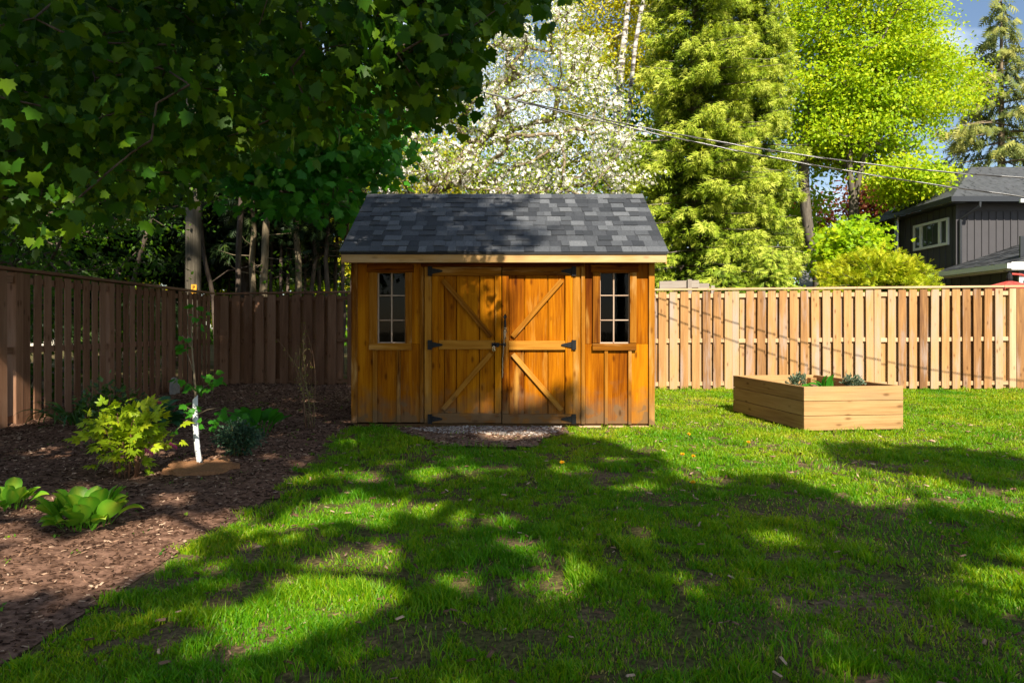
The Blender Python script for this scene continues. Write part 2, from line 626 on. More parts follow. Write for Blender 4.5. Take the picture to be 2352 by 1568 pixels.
M['maple_fresh'] = leaf_mat('maple_leaf_fresh', [(0.0, (0.022, 0.14, 0.010)), (0.5, (0.050, 0.23, 0.014)), (1.0, (0.13, 0.34, 0.016))], trans=0.42, rough=0.45, spec=0.2)
M['maple_bright'] = leaf_mat('bright_maple_leaf', [(0.0, (0.13, 0.30, 0.006)), (0.5, (0.33, 0.50, 0.007)), (1.0, (0.56, 0.60, 0.014))], trans=0.42, rough=0.5, spec=0.2, nscale=1.0, namp=0.55)
M['birch_leaf'] = leaf_mat('birch_leaf', [(0.0, (0.30, 0.36, 0.008)), (0.5, (0.52, 0.50, 0.012)), (1.0, (0.68, 0.58, 0.02))], trans=0.42, spec=0.25)
M['green_leaf'] = leaf_mat('green_leaf', [(0.0, (0.035, 0.13, 0.006)), (0.5, (0.10, 0.25, 0.008)), (1.0, (0.24, 0.38, 0.014))], trans=0.4, spec=0.3)
M['apple_leaf'] = leaf_mat('apple_leaf', [(0.0, (0.10, 0.17, 0.012)), (0.5, (0.26, 0.36, 0.022)), (1.0, (0.46, 0.50, 0.05))], trans=0.38, spec=0.3)
M['blossom'] = leaf_mat('blossom_petal', [(0.0, (0.80, 0.74, 0.70)), (0.5, (0.88, 0.86, 0.82)), (1.0, (0.92, 0.90, 0.87))], trans=0.3, tcol=(1, 1, 1), spec=0.2)
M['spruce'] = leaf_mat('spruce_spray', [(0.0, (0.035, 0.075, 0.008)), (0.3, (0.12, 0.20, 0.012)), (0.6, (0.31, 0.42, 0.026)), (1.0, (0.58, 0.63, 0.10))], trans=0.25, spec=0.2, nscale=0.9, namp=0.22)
M['darkspruce'] = leaf_mat('dark_spruce_spray', [(0.0, (0.010, 0.022, 0.009)), (0.6, (0.024, 0.050, 0.014)), (1.0, (0.070, 0.115, 0.018))], trans=0.12, spec=0.2)
M['larch'] = leaf_mat('olive_spruce_spray', [(0.0, (0.06, 0.10, 0.022)), (0.5, (0.18, 0.22, 0.045)), (1.0, (0.42, 0.40, 0.09))], trans=0.2, spec=0.2)
M['juniper'] = leaf_mat('yellow_green_spray', [(0.0, (0.11, 0.20, 0.008)), (0.5, (0.34, 0.44, 0.010)), (1.0, (0.56, 0.56, 0.025))], trans=0.3, spec=0.2)
M['red_leaf'] = leaf_mat('copper_leaf', [(0.0, (0.10, 0.020, 0.012)), (0.5, (0.25, 0.060, 0.022)), (1.0, (0.38, 0.15, 0.06))], trans=0.35, spec=0.2)
M['hosta'] = leaf_mat('hosta_leaf', [(0.0, (0.05, 0.20, 0.012)), (0.4, (0.13, 0.34, 0.018)), (0.75, (0.34, 0.50, 0.035)), (1.0, (0.62, 0.62, 0.18))], trans=0.4, rough=0.42, spec=0.3, nscale=9, namp=0.15)
M['hosta_dark'] = leaf_mat('dark_hosta_leaf', [(0.0, (0.020, 0.085, 0.030)), (0.5, (0.042, 0.15, 0.050)), (1.0, (0.12, 0.26, 0.07))], trans=0.3, rough=0.35, spec=0.5, nscale=9, namp=0.15)
M['gold_leaf'] = leaf_mat('gold_leaf', [(0.0, (0.17, 0.31, 0.012)), (0.5, (0.32, 0.45, 0.014)), (1.0, (0.55, 0.55, 0.020))], trans=0.42, rough=0.45, spec=0.3, nscale=4)
M['peony_leaf'] = leaf_mat('peony_leaf', [(0.0, (0.020, 0.060, 0.008)), (0.5, (0.048, 0.125, 0.014)), (1.0, (0.12, 0.22, 0.03))], trans=0.3, rough=0.35, spec=0.5)
M['shrub_leaf'] = leaf_mat('blue_green_leaf', [(0.0, (0.018, 0.050, 0.026)), (0.5, (0.036, 0.090, 0.042)), (1.0, (0.08, 0.15, 0.065))], trans=0.25, rough=0.45, spec=0.4)
M['lavender'] = leaf_mat('lavender_leaf', [(0.0, (0.06, 0.10, 0.055)), (0.5, (0.12, 0.17, 0.10)), (1.0, (0.20, 0.25, 0.17))], trans=0.2)
M['pink'] = leaf_mat('pink_flower', [(0.0, (0.42, 0.05, 0.14)), (1.0, (0.65, 0.16, 0.28))], trans=0.3)
M['yellow'] = leaf_mat('dandelion_petal', [(0.0, (0.75, 0.38, 0.01)), (1.0, (0.85, 0.55, 0.02))], trans=0.2)
M['stem'] = plain_mat('green_stem', (0.13, 0.16, 0.04), rough=0.6, nscale=30, ncol=(0.2, 0.14, 0.05))
M['redstem'] = plain_mat('reddish_stem', (0.22, 0.095, 0.05), rough=0.6, nscale=30, ncol=(0.14, 0.09, 0.04))
M['oldstem'] = plain_mat('olive_twig', (0.20, 0.17, 0.065), rough=0.7, nscale=30, ncol=(0.14, 0.09, 0.045))
M['bark'] = bark_mat('brown_bark', (0.045, 0.032, 0.024), (0.15, 0.115, 0.088))
M['bark_grey'] = bark_mat('grey_bark', (0.10, 0.085, 0.068), (0.27, 0.235, 0.195))
M['bark_limb'] = bark_mat('dark_grey_bark', (0.060, 0.050, 0.040), (0.18, 0.155, 0.125))
M['bark_tan'] = bark_mat('tan_bark', (0.11, 0.085, 0.05), (0.30, 0.24, 0.155))
M['birch'] = bark_mat('white_birch_bark', (0.10, 0.085, 0.07), (0.66, 0.62, 0.55), zs=9.0, s=3.0, bump=0.3)
for e_, p_ in zip([x for x in M['birch'].node_tree.nodes if x.type == 'VALTORGB'][0].color_ramp.elements, (0.42, 0.56)):
    e_.position = p_
M['pole'] = bark_mat('utility_pole_wood', (0.055, 0.046, 0.032), (0.19, 0.165, 0.125), zs=0.9, s=26)
M['cable'] = plain_mat('black_cable', (0.015, 0.015, 0.016), rough=0.35, spec=0.5)
M['cable_bare'] = plain_mat('bare_wire', (0.36, 0.36, 0.36), rough=0.4, metal=0.7)
M['coir'] = plain_mat('coir_mat', (0.30, 0.155, 0.075), rough=0.95, spec=0.1, nscale=70, ncol=(0.19, 0.090, 0.042), bump=0.8)
M['plastic'] = plain_mat('white_plastic', (0.66, 0.68, 0.68), rough=0.45, spec=0.3, nscale=12, ncol=(0.52, 0.54, 0.54))
M['hole'] = plain_mat('dark_hole', (0.012, 0.012, 0.012), rough=0.8)
M['stone'] = plain_mat('grey_stone', (0.34, 0.32, 0.29), rough=0.9, nscale=22, ncol=(0.22, 0.21, 0.19), bump=0.4)
M['siding'] = plain_mat('charcoal_siding', (0.064, 0.062, 0.067), rough=0.6, spec=0.15, nscale=3, ncol=(0.072, 0.070, 0.075))
M['siding_lit'] = M['siding']
M['white'] = plain_mat('white_trim', (0.72, 0.73, 0.72), rough=0.45, nscale=5, ncol=(0.66, 0.67, 0.66))
M['gutter'] = plain_mat('dark_gutter', (0.022, 0.024, 0.028), rough=0.3, spec=0.6)
M['roof_far'] = plain_mat('grey_shingle_roof', (0.045, 0.050, 0.056), rough=0.8, nscale=7, ncol=(0.075, 0.080, 0.088))
M['roof_pale'] = plain_mat('pale_roof', (0.34, 0.34, 0.33), rough=0.8, nscale=6, ncol=(0.26, 0.26, 0.26))
M['cream'] = plain_mat('cream_siding', (0.58, 0.54, 0.44), rough=0.7, nscale=3, ncol=(0.52, 0.48, 0.40))
M['navy'] = plain_mat('navy_siding', (0.028, 0.036, 0.050), rough=0.6)
M['redcloth'] = plain_mat('red_canvas', (0.42, 0.040, 0.030), rough=0.85, nscale=9, ncol=(0.52, 0.10, 0.075))
M['blind'] = plain_mat('cream_blind', (0.55, 0.52, 0.36), rough=0.8)
M['orange_tag'] = plain_mat('orange_tag', (0.75, 0.36, 0.03), rough=0.5)
M['ink'] = plain_mat('black_ink', (0.01, 0.01, 0.01), rough=0.6)

# ------------------------------------------------------------------ where the shade falls
# outlines of sunlit and shaded areas seen in the photograph, carried along the sun's rays onto the plane y = 0.
# The crowns of the trees behind the camera grow leaves only where their shade is wanted.
DF = 7.70                       # distance of the shed front
S = DF / F
E_Y, E_Z = 7.50, 1.952          # eave
R_Y, R_Z = 8.97, 2.853          # ridge
EX0, EX1 = -1.885, 1.708        # roof ends
TILT = math.atan2(R_Z - E_Z, R_Y - E_Y)


def uv(p):
    return (p[0] + SX * p[1], p[2] + SZ * p[1])


def on_ground(pts):
    return [uv((*ground(x, y), 0)) for x, y in pts]


def on_front(pts, d=DF):
    return [uv(at(x, y, d)) for x, y in pts]


def on_roof(pts):
    out = []
    for x, y in pts:
        # ray from the camera meets the plane z = E_Z + k (Y - E_Y)
        k = (R_Z - E_Z) / (R_Y - E_Y)
        m_ = (HY - y) / F
        d = (E_Z - k * E_Y - H) / (m_ - k)
        out.append(uv(at(x, y, d)))
    return out


def ell(cx, cy, rx, ry, n=12, seed=0):
    q = random.Random(seed + int(cx * 7 + cy))
    return [(cx + rx * math.cos(2 * math.pi * i / n) * q.uniform(0.75, 1.2), cy + ry * math.sin(2 * math.pi * i / n) * q.uniform(0.75, 1.2)) for i in range(n)]


SHADE = [
    on_ground([(-1800, 884), (800, 884), (806, 975), (1280, 980), (1300, 1000), (1400, 1012), (1480, 1035), (1560, 1085), (1620, 1108), (1700, 1096), (1790, 1088),
               (1870, 1110), (1885, 1148), (2000, 1150), (2120, 1162), (2400, 1190), (3000, 1230), (4200, 2000), (-2500, 2000)]),
    on_ground([(1835, 1036), (1960, 1006), (2080, 1012), (2352, 1045), (2900, 1080), (2900, 1200), (2352, 1125), (2200, 1108), (2080, 1085), (1900, 1060)]),
    on_front([(500, 570), (1190, 570), (1190, 604), (1168, 606), (1160, 640), (1180, 690), (1165, 740), (1172, 800), (1195, 890), (1240, 945), (1262, 880), (1290, 862),
              (1325, 890), (1338, 990), (500, 990)]),
    on_roof([(600, 444), (1240, 444), (1215, 470), (1165, 495), (1200, 508), (1262, 520), (1225, 545), (1275, 556), (1235, 578), (600, 578)]),
    [uv(p) for p in ((-14, 13, -0.3), (-1.95, 13, -0.3), (-1.95, 13, 2.3), (-14, 13, 2.6))],
    on_front([(-900, 90), (845, 90), (870, 400), (800, 460), (800, 665), (-900, 665)], 14.5),
]
LIT = [
    on_ground([(500, 1238), (620, 1170), (700, 1150), (790, 1118), (850, 1120), (900, 1150), (1060, 1165), (1165, 1190), (1160, 1216), (1000, 1192), (870, 1178), (760, 1205), (640, 1246)]),
    on_ground([(690, 1290), (760, 1262), (830, 1268), (910, 1305), (905, 1345), (830, 1352), (740, 1340), (690, 1320)]),
    on_ground([(0, 1282), (140, 1240), (230, 1236), (330, 1180), (420, 1180), (545, 1150), (520, 1200), (440, 1225), (330, 1290), (180, 1320), (0, 1370)]),
    on_ground(ell(640, 1395, 70, 12)), on_ground(ell(150, 1345, 110, 14)), on_ground(ell(330, 1420, 60, 12)), on_ground(ell(500, 1395, 50, 16)), on_ground(ell(130, 1470, 60, 14)),
    on_ground(ell(900, 1225, 60, 10)), on_ground(ell(430, 1345, 60, 16)), on_ground(ell(770, 1420, 40, 14)), on_ground(ell(560, 1540, 60, 20)), on_ground(ell(1540, 1330, 24, 10)), on_ground(ell(1480, 1230, 30, 8)),
    on_ground(ell(1750, 1230, 40, 10)), on_ground(ell(1040, 1225, 30, 8)), on_ground(ell(1330, 1080, 26, 7)), on_ground(ell(1410, 1055, 40, 8)), on_ground(ell(960, 1110, 26, 7)),
    on_ground(ell(105, 1047, 75, 9)), on_ground(ell(480, 1310, 70, 14)), on_ground(ell(360, 1275, 60, 10)),
    on_ground(ell(655, 1440, 48, 26)), on_ground(ell(590, 1480, 50, 14)), on_ground(ell(700, 1350, 50, 10)), on_ground(ell(390, 1470, 60, 14)),
    on_ground(ell(900, 1275, 55, 16)), on_ground(ell(1225, 1195, 22, 12)), on_ground(ell(1270, 1075, 30, 10)), on_ground(ell(1060, 1095, 22, 7)),
    on_ground(ell(1345, 1320, 18, 20)), on_ground(ell(1030, 1330, 28, 16)), on_ground(ell(1115, 1100, 14, 6)),
    on_ground([(2215, 1330), (2290, 1290), (2400, 1255), (2600, 1300), (2600, 1420), (2352, 1385)]), on_ground(ell(2200, 1360, 60, 18)),
    on_ground(ell(840, 1500, 28, 14)), on_ground(ell(1960, 1540, 50, 40)), on_ground(ell(300, 1545, 80, 25)),
    on_ground(ell(600, 937, 45, 6)), on_ground(ell(680, 955, 60, 7)), on_ground(ell(770, 975, 40, 7)), on_ground(ell(690, 925, 40, 4)),
    on_ground(ell(850, 1005, 40, 6)), on_ground(ell(650, 1050, 28, 6)), on_ground(ell(930, 1000, 40, 5)), on_ground(ell(1180, 1000, 60, 8)),
    on_ground(ell(205, 1145, 40, 14)), on_ground(ell(90, 1250, 50, 9)), on_ground(ell(320, 1050, 60, 30)), on_ground(ell(215, 1175, 45, 20)),
    on_front(ell(1132, 700, 28, 30)), on_front(ell(1092, 655, 10, 14)), on_front(ell(1146, 655, 10, 24)), on_front(ell(1018, 772, 10, 22)),
    on_front(ell(1014, 828, 8, 22)), on_front(ell(1100, 750, 10, 14)), on_front(ell(936, 740, 8, 20)), on_front(ell(1100, 590, 30, 10)),
    on_front(ell(1040, 588, 12, 8)), on_front(ell(860, 955, 14, 14)), on_front(ell(1105, 925, 14, 22)), on_front(ell(918, 745, 8, 24)),
    on_roof(ell(826, 549, 30, 9)), on_roof(ell(1050, 522, 16, 6)), on_roof(ell(1125, 527, 18, 6)), on_roof(ell(1155, 461, 28, 8)),
    on_roof(ell(1123, 568, 22, 6)), on_roof(ell(1165, 556, 22, 8)), on_roof(ell(985, 451, 14, 5)), on_roof(ell(1185, 520, 20, 6)), on_roof(ell(1065, 492, 8, 5)),
    # the foot of the left fence
    [uv((-5.55, 7.3, -0.1)), uv((-5.55, 7.3, 0.62)), uv((-5.56, 7.8, 0.5)), uv((-5.57, 8.35, 0.02)), uv((-5.5, 8.3, -0.1))],
    on_front(ell(215, 1165, 65, 32), 3.6), on_front(ell(320, 1020, 85, 60), 4.8), on_front(ell(30, 1160, 40, 20), 4.0),
    on_front(ell(700, 250, 60, 40), 11), on_front(ell(820, 330, 50, 60), 11), on_front(ell(760, 430, 50, 30), 11), on_front(ell(640, 330, 40, 30), 11), on_front(ell(560, 440, 30, 24), 11),
    on_front(ell(565, 775, 10, 18), 13), on_front(ell(690, 800, 10, 16), 13),
]


def shaded(P):
    u = P[:, 0] + SX * P[:, 1]
    v = P[:, 2] + SZ * P[:, 1]
    n1, n2 = N1(u + 31, v + 17, 2.4) - 0.5, N2(u + 11, v + 41, 2.4) - 0.5
    m1, m2 = N3(u + 7, v + 23, 6.5) - 0.5, N1(u + 3, v + 51, 6.5) - 0.5
    hole = 0.55 * N3(u + 13, v + 29, 2.6) + 0.45 * N2(u + 5, v + 7, 5.6)
    thr = np.where(u < -1.7, 0.70, np.where(u < 0.3, 0.675, np.where(u < 1.6, 0.77, 0.86)))
    hole = ((hole > thr) & (v > 1.2) & (v < 6.8)) | ((hole > 0.575) & (v > 12.9) & (u < 2.0))
    u = u + 0.24 * n1 + 0.16 * m1
    v = v + 0.20 * n2 + 0.14 * m2
    s = np.zeros(len(P), dtype=bool)
    for poly in SHADE:
        s |= inside(poly, u, v)
    for poly in LIT:
        s &= ~inside(poly, u, v)
    return s & ~hole


# ------------------------------------------------------------------ foliage helpers
def norm(a):
    return a / np.maximum(np.linalg.norm(a, axis=-1, keepdims=True), 1e-9)


def template(kind):
    if kind == 'maple':
        half = [(0.0, 0.0), (0.13, 0.05), (0.38, -0.03), (0.35, 0.14), (0.56, 0.33), (0.42, 0.40), (0.45, 0.63), (0.27, 0.58), (0.19, 0.73), (0.0, 1.0)]
        v = [(0, 0.36, 0.0)]
        ring = half + [(-x, y) for x, y in half[-2:0:-1]]
        v += [(x, y, -0.28 * abs(x) ** 1.3 - 0.16 * max(0, y - 0.36) ** 1.2) for x, y in ring]
        n = len(ring)
        f = [(0, 1 + (i + 1) % n, 1 + i) for i in range(n)]
        return np.array(v), np.array(f)
    if kind == 'maple_lo':
        half = [(0.0, 0.0), (0.44, 0.06), (0.30, 0.24), (0.50, 0.50), (0.20, 0.60), (0.0, 1.0)]
        ring = half + [(-x, y) for x, y in half[-2:0:-1]]
        v = [(0, 0.36, 0.0)] + [(x, y, -0.3 * abs(x)) for x, y in ring]
        n = len(ring)
        return np.array(v), np.array([(0, 1 + (i + 1) % n, 1 + i) for i in range(n)])
    if kind == 'ovate':
        v = [(0, 0, 0), (0.30, 0.38, -0.08), (0, 1.0, -0.06), (-0.30, 0.38, -0.08), (0, 0.42, 0.02)]
        return np.array(v), np.array([(0, 1, 4), (1, 2, 4), (2, 3, 4), (3, 0, 4)])
    if kind == 'diamond':
        v = [(0, 0, 0), (0.34, 0.42, 0.05), (0, 1.0, 0), (-0.34, 0.42, 0.05)]
        return np.array(v), np.array([(0, 1, 2), (0, 2, 3)])
    if kind == 'flower':
        v, f = [(0, 0, 0)], []
        for i in range(5):
            w = 2 * math.pi * i / 5
            for d, r_ in ((-0.42, 0.40), (0, 0.52), (0.42, 0.40)):
                v.append((math.cos(w + d) * r_, math.sin(w + d) * r_, 0.12))
            k = 1 + 3 * i
            f += [(0, k, k + 1), (0, k + 1, k + 2)]
        return np.array(v), np.array(f)
    if kind == 'spray':            # a flat spruce shoot with side shoots
        v, f = [], []

        def spike(ax, ay, bx, by, w, az=0.0, bz=-0.06):
            dx, dy = bx - ax, by - ay
            L_ = math.hypot(dx, dy)
            nx, ny = -dy / L_ * w, dx / L_ * w
            k = len(v)
            v.extend([(ax + nx, ay + ny, az), (ax - nx, ay - ny, az), (bx, by, bz)])
            f.append((k, k + 1, k + 2))
        spike(0, 0, 0, 1.0, 0.075)
        for t_, L_ in ((0.12, 0.50), (0.34, 0.46), (0.55, 0.36), (0.75, 0.22)):
            spike(0, t_, L_ * 0.80, t_ + L_ * 0.55, 0.06, bz=-0.14)
            spike(0, t_ + 0.06, -L_ * 0.80, t_ + 0.06 + L_ * 0.55, 0.06, bz=-0.14)
        return np.array(v), np.array(f)
    if kind == 'tuft':             # a short bushy spray: fewer, wider needles clumps
        v, f = [], []
        for ang, L_, w, z in ((0, 1.0, 0.16, -0.1), (0.75, 0.78, 0.16, 0.1), (-0.75, 0.78, 0.16, -0.1), (0.35, 0.85, 0.14, -0.45), (-0.35, 0.85, 0.14, 0.4)):
            k = len(v)
            bx, by = math.sin(ang) * L_, math.cos(ang) * L_
            nx, ny = math.cos(ang) * w, -math.sin(ang) * w
            v.extend([(nx * 0.6, ny * 0.6, 0), (-nx * 0.6, -ny * 0.6, 0), (bx, by, z * L_)])
            f.append((k, k + 1, k + 2))
        return np.array(v), np.array(f)


TPL = {k: template(k) for k in ('maple', 'maple_lo', 'ovate', 'diamond', 'flower', 'spray', 'tuft')}


def frames(axis, nrm):
    y = norm(axis)
    x = norm(np.cross(y, nrm))
    z = np.cross(x, y)
    return x, y, z


def leaf_arrays(pos, axis, nrm, size, kind):
    tv, tf = TPL[kind]
    x, y, z = frames(axis, nrm)
    sz = np.asarray(size)[:, None, None]
    V = pos[:, None, :] + sz * (tv[None, :, 0:1] * x[:, None, :] + tv[None, :, 1:2] * y[:, None, :] + tv[None, :, 2:3] * z[:, None, :])
    N, k = len(pos), len(tv)
    Fc = (np.arange(N)[:, None, None] * k + tf[None]).reshape(-1, 3)
    return V.reshape(-1, 3), Fc, k


def leaves(name, pos, axis, nrm, size, kind, mat, parent=None, rnd=None, loc=(0, 0, 0), rng=R):
    V, Fc, k = leaf_arrays(pos - np.array(loc), axis, nrm, size, kind)
    if rnd is None:
        rnd = rng.random(len(pos))
    me = mesh_np(name, V, Fc, mat, np.repeat(rnd, k))
    return add_mesh(name, me, parent, loc)


def segs_mesh(name, A, B, ra, rb, mat, parent, loc, sides=6):
    """tapered branch pieces, one prism for each"""
    A, B = np.asarray(A), np.asarray(B)
    t = norm(B - A)
    B = B + t * np.minimum(ra, rb)[:, None] * 0.35
    ref = np.where(np.abs(t[:, 2:3]) < 0.9, np.array([[0, 0, 1.0]]), np.array([[1.0, 0, 0]]))
    x = norm(np.cross(t, ref))
    y = np.cross(t, x)
    w = 2 * np.pi * np.arange(sides) / sides
    ring = np.cos(w)[None, :, None] * x[:, None, :] + np.sin(w)[None, :, None] * y[:, None, :]
    V = np.concatenate([A[:, None, :] + ring * ra[:, None, None], B[:, None, :] + ring * rb[:, None, None]], axis=1)
    n = len(A)
    k = np.arange(sides)
    q = np.stack([k, (k + 1) % sides, (k + 1) % sides + sides, k + sides], axis=1)
    Fc = (np.arange(n)[:, None, None] * 2 * sides + q[None]).reshape(-1, 4)
    me = mesh_np(name, V.reshape(-1, 3) - np.array(loc), Fc, mat, smooth=True)
    return add_mesh(name, me, parent, loc)


def grow(trunk, attract, rng, step=0.35, bow=0.12, jit=0.05):
    """join every attractor to the nearest piece of the tree that is there already"""
    nodes = [np.array(p, dtype=float) for p in trunk]
    par = [-1] + list(range(len(trunk) - 1))
    tr = np.array(trunk, dtype=float)
    d0 = np.min(np.linalg.norm(attract[:, None] - tr[None], axis=2), axis=1)
    tips = []
    for i in np.argsort(d0):
        a = attract[i]
        P = np.array(nodes)
        d = np.linalg.norm(P - a, axis=1) + 0.7 * np.maximum(0, P[:, 2] - a[2] + 0.1)
        j = int(np.argmin(d))
        p0 = nodes[j]
        L = np.linalg.norm(a - p0)
        n = max(1, int(L / step))
        prev = j
        for k in range(1, n + 1):
            t = k / n
            q = p0 + (a - p0) * t
            q = q + np.array([0, 0, bow * L * math.sin(math.pi * t)])
            if k < n:
                q = q + rng.normal(0, jit, 3)
            nodes.append(q)
            par.append(prev)
            prev = len(nodes) - 1
        tips.append(prev)
    return np.array(nodes), np.array(par), np.array(tips)


def radii(nodes, par, tips, r0, pw=2.3, rmax=None):
    acc = np.zeros(len(nodes))
    acc[tips] += r0 ** pw
    has = np.zeros(len(nodes), dtype=bool)
    for i in range(len(nodes) - 1, 0, -1):
        if acc[i] == 0:
            acc[i] = (r0) ** pw
        acc[par[i]] += acc[i]
    r = acc ** (1 / pw)
    if rmax:
        r = np.minimum(r, rmax)
    return r


def wood_of(name, nodes, par, r, mat, parent, loc, sides=6):
    i = np.arange(1, len(nodes))
    i = i[par[i] >= 0]
    return segs_mesh(name, nodes[par[i]], nodes[i], np.minimum(r[par[i]], r[i] * 1.25), r[i], mat, parent, loc, sides)


def ellipsoid(rng, n, c, rad, shell=0.0):
    d = norm(rng.normal(size=(n, 3)))
    rr = rng.random(n) ** (1 / 3)
    rr = shell + (1 - shell) * rr
    return np.array(c) + d * rr[:, None] * np.array(rad)


def scatter(rng, centres, n_each, spread, flat=0.55):
    P = np.repeat(centres, n_each, axis=0)
    return P + rng.normal(size=P.shape) * spread * np.array([1, 1, flat])


def broadleaf(name, label, cat, base, trunk, attract, leafspec, bark, rng, r0=0.012, rmax=0.25, step=0.35, group=None, keep=None, bow=0.12, jit=0.05, sides=6):
    """leafspec: list of (part name, kind, material, leaves per clump, spread, size, droop)"""
    t = thing(name, label, cat, base, group)
    nodes, par, tips = grow(trunk, attract, rng, step, bow, jit)
    r = radii(nodes, par, tips, r0, rmax=rmax)
    wood_of('trunk', nodes, par, r, bark, t, base, sides)
    c0 = attract.mean(axis=0)
    for part, kind, mat, n, spread, size, droop in leafspec:
        P = scatter(rng, nodes[tips], n, spread)
        if keep is not None:
            P = P[keep(P)]
        out = norm(P - c0)
        nrm = norm(out * 0.35 + np.array([0.1, -0.38, 0.75]) + rng.normal(size=P.shape) * 0.42)
        ax = norm(rng.normal(size=P.shape) + out * 0.5 + np.array([0, 0, -droop]))
        leaves(part, P, ax, nrm, size * rng.uniform(0.65, 1.25, len(P)), kind, mat, t, rnd=0.22 + 0.56 * rng.random(len(P)), loc=base, rng=rng)
    return t


def conifer(name, label, base, height, prof, mat, bark, rng, z0=0.3, per_m=9, spray=0.35, dens=26, droop=0.35, tip_light=0.6, trunk_r=0.16, group=None,
            lean=(0, 0), limit=None, kind='spray', hang=0.45, sag=0.0, dark=0.0):
    """prof(t) gives the branch length at height fraction t"""
    t = thing(name, label, 'tree', base, group)
    bx, by, bz = base
    hz = np.linspace(0, height, 14)
    tp = np.stack([bx + lean[0] * hz / height, by + lean[1] * hz / height, bz + hz], axis=1)
    rr = trunk_r * (1 - 0.93 * hz / height)
    A, B, ra, rb = [tp[:-1]], [tp[1:]], [rr[:-1]], [rr[1:]]
    n = int(height * per_m)
    Ps, Ax, Nm, Rn, Sz = [], [], [], [], []
    for i in range(n):
        z = z0 + (height * 0.985 - z0) * (i + rng.random()) / n
        tf = z / height
        L = prof(tf) * rng.uniform(0.50, 1.15)
        if L < 0.12:
            L = 0.12
        w = i * 2.39996 + rng.normal() * 0.4
        d = np.array([math.cos(w), math.sin(w), 0])
        s_ = np.linspace(0, 1, 7)
        up = 0.12 * (1 - droop)
        cen = np.array([bx + lean[0] * tf, by + lean[1] * tf, bz + z])
        line = cen + d * (L * s_)[:, None] + np.array([0, 0, 1.0]) * (L * (up * s_ - droop * s_ ** 1.6 * 0.8 + 0.28 * droop * s_ ** 4))[:, None]
        A.append(line[:-1]); B.append(line[1:])
        br = np.maximum(0.004, 0.016 * L * (1 - 0.9 * s_))
        ra.append(br[:-1]); rb.append(br[1:])
        m = max(4, int(dens * L))
        q = rng.random(m) ** 0.62 * 0.98 + 0.04
        q = np.clip(q, 0.06, 1.0)
        P = np.stack([np.interp(q, s_, line[:, k]) for k in range(3)], axis=1)
        side = np.array([-d[1], d[0], 0])
        sg = rng.choice([-1.0, 1.0], m)
        wid = (0.13 + 0.24 * L * (1 - q) ** 0.8)
        lat = rng.random(m) * wid
        P = P + side * (sg * lat)[:, None] + np.array([0, 0, -1.0]) * (lat * 0.35 + rng.random(m) * sag)[:, None]
        ax = d * 0.65 + side * (sg * rng.uniform(0.1, 0.9, m))[:, None] + np.array([0, 0, -1.0]) * (hang * rng.uniform(0.2, 1.6, m))[:, None]
        nm = np.array([0.15, -0.55, 0.75]) + rng.normal(size=(m, 3)) * 0.45
        Ps.append(P); Ax.append(ax); Nm.append(nm)
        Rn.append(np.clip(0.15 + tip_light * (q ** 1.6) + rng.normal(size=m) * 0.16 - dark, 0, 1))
        Sz.append(spray * rng.uniform(0.6, 1.25, m))
    P, Ax, Nm = np.concatenate(Ps), np.concatenate(Ax), np.concatenate(Nm)
    Rn, Sz = np.concatenate(Rn), np.concatenate(Sz)
    if limit is not None:
        kp = limit(P)
        P, Ax, Nm, Rn, Sz = P[kp], Ax[kp], Nm[kp], Rn[kp], Sz[kp]
    segs_mesh('trunk', np.concatenate(A), np.concatenate(B), np.concatenate(ra), np.concatenate(rb), bark, t, base)
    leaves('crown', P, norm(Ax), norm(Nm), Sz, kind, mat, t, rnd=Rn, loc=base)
    return t


# ================================================================== SETTING: ground
def put(o, kind):
    o['kind'] = kind
    return o


BED = [ground(*p) for p in [(812, 978), (770, 1005), (740, 1032), (700, 1060), (672, 1095), (640, 1132), (560, 1168), (520, 1200), (480, 1222), (400, 1268), (340, 1302), (240, 1372),
                            (130, 1432), (60, 1500), (-60, 1560), (-300, 1640)]]
BED_POLY = [(-1.80, 13.2)] + [(-1.80, 7.72)] + BED + [(-7.5, 1.6), (-7.5, 13.4)]
DIRT = [ground(*p) for p in [(905, 984), (1000, 981), (1180, 979), (1300, 983), (1290, 998), (1250, 1012), (1215, 1028), (1120, 1030), (1010, 1024), (960, 1004)]]
TH = math.radians(6.5)
PL0 = np.array([3.132, 7.32])
PLW, PLL, PLH = 1.145, 1.75, 0.478
P_W = np.array([math.cos(TH), math.sin(TH)])
P_L = np.array([-math.sin(TH), math.cos(TH)])
PLANTER_POLY = [tuple(PL0), tuple(PL0 + P_W * PLW), tuple(PL0 + P_W * PLW + P_L * PLL), tuple(PL0 + P_L * PLL)]


def bump_z(x, y):
    return 0.03 * (N1(x, y, 0.9) - 0.5) + 0.015 * (N2(x, y, 2.7) - 0.5)


def grid(x0, x1, y0, y1, st):
    xs, ys = np.arange(x0, x1 + st, st), np.arange(y0, y1 + st, st)
    X, Y = np.meshgrid(xs, ys)
    nx = len(xs)
    i = (np.arange(len(ys) - 1)[:, None] * nx + np.arange(nx - 1)[None, :]).ravel()
    Q = np.stack([i, i + 1, i + nx + 1, i + nx], axis=1)
    return X.ravel(), Y.ravel(), Q


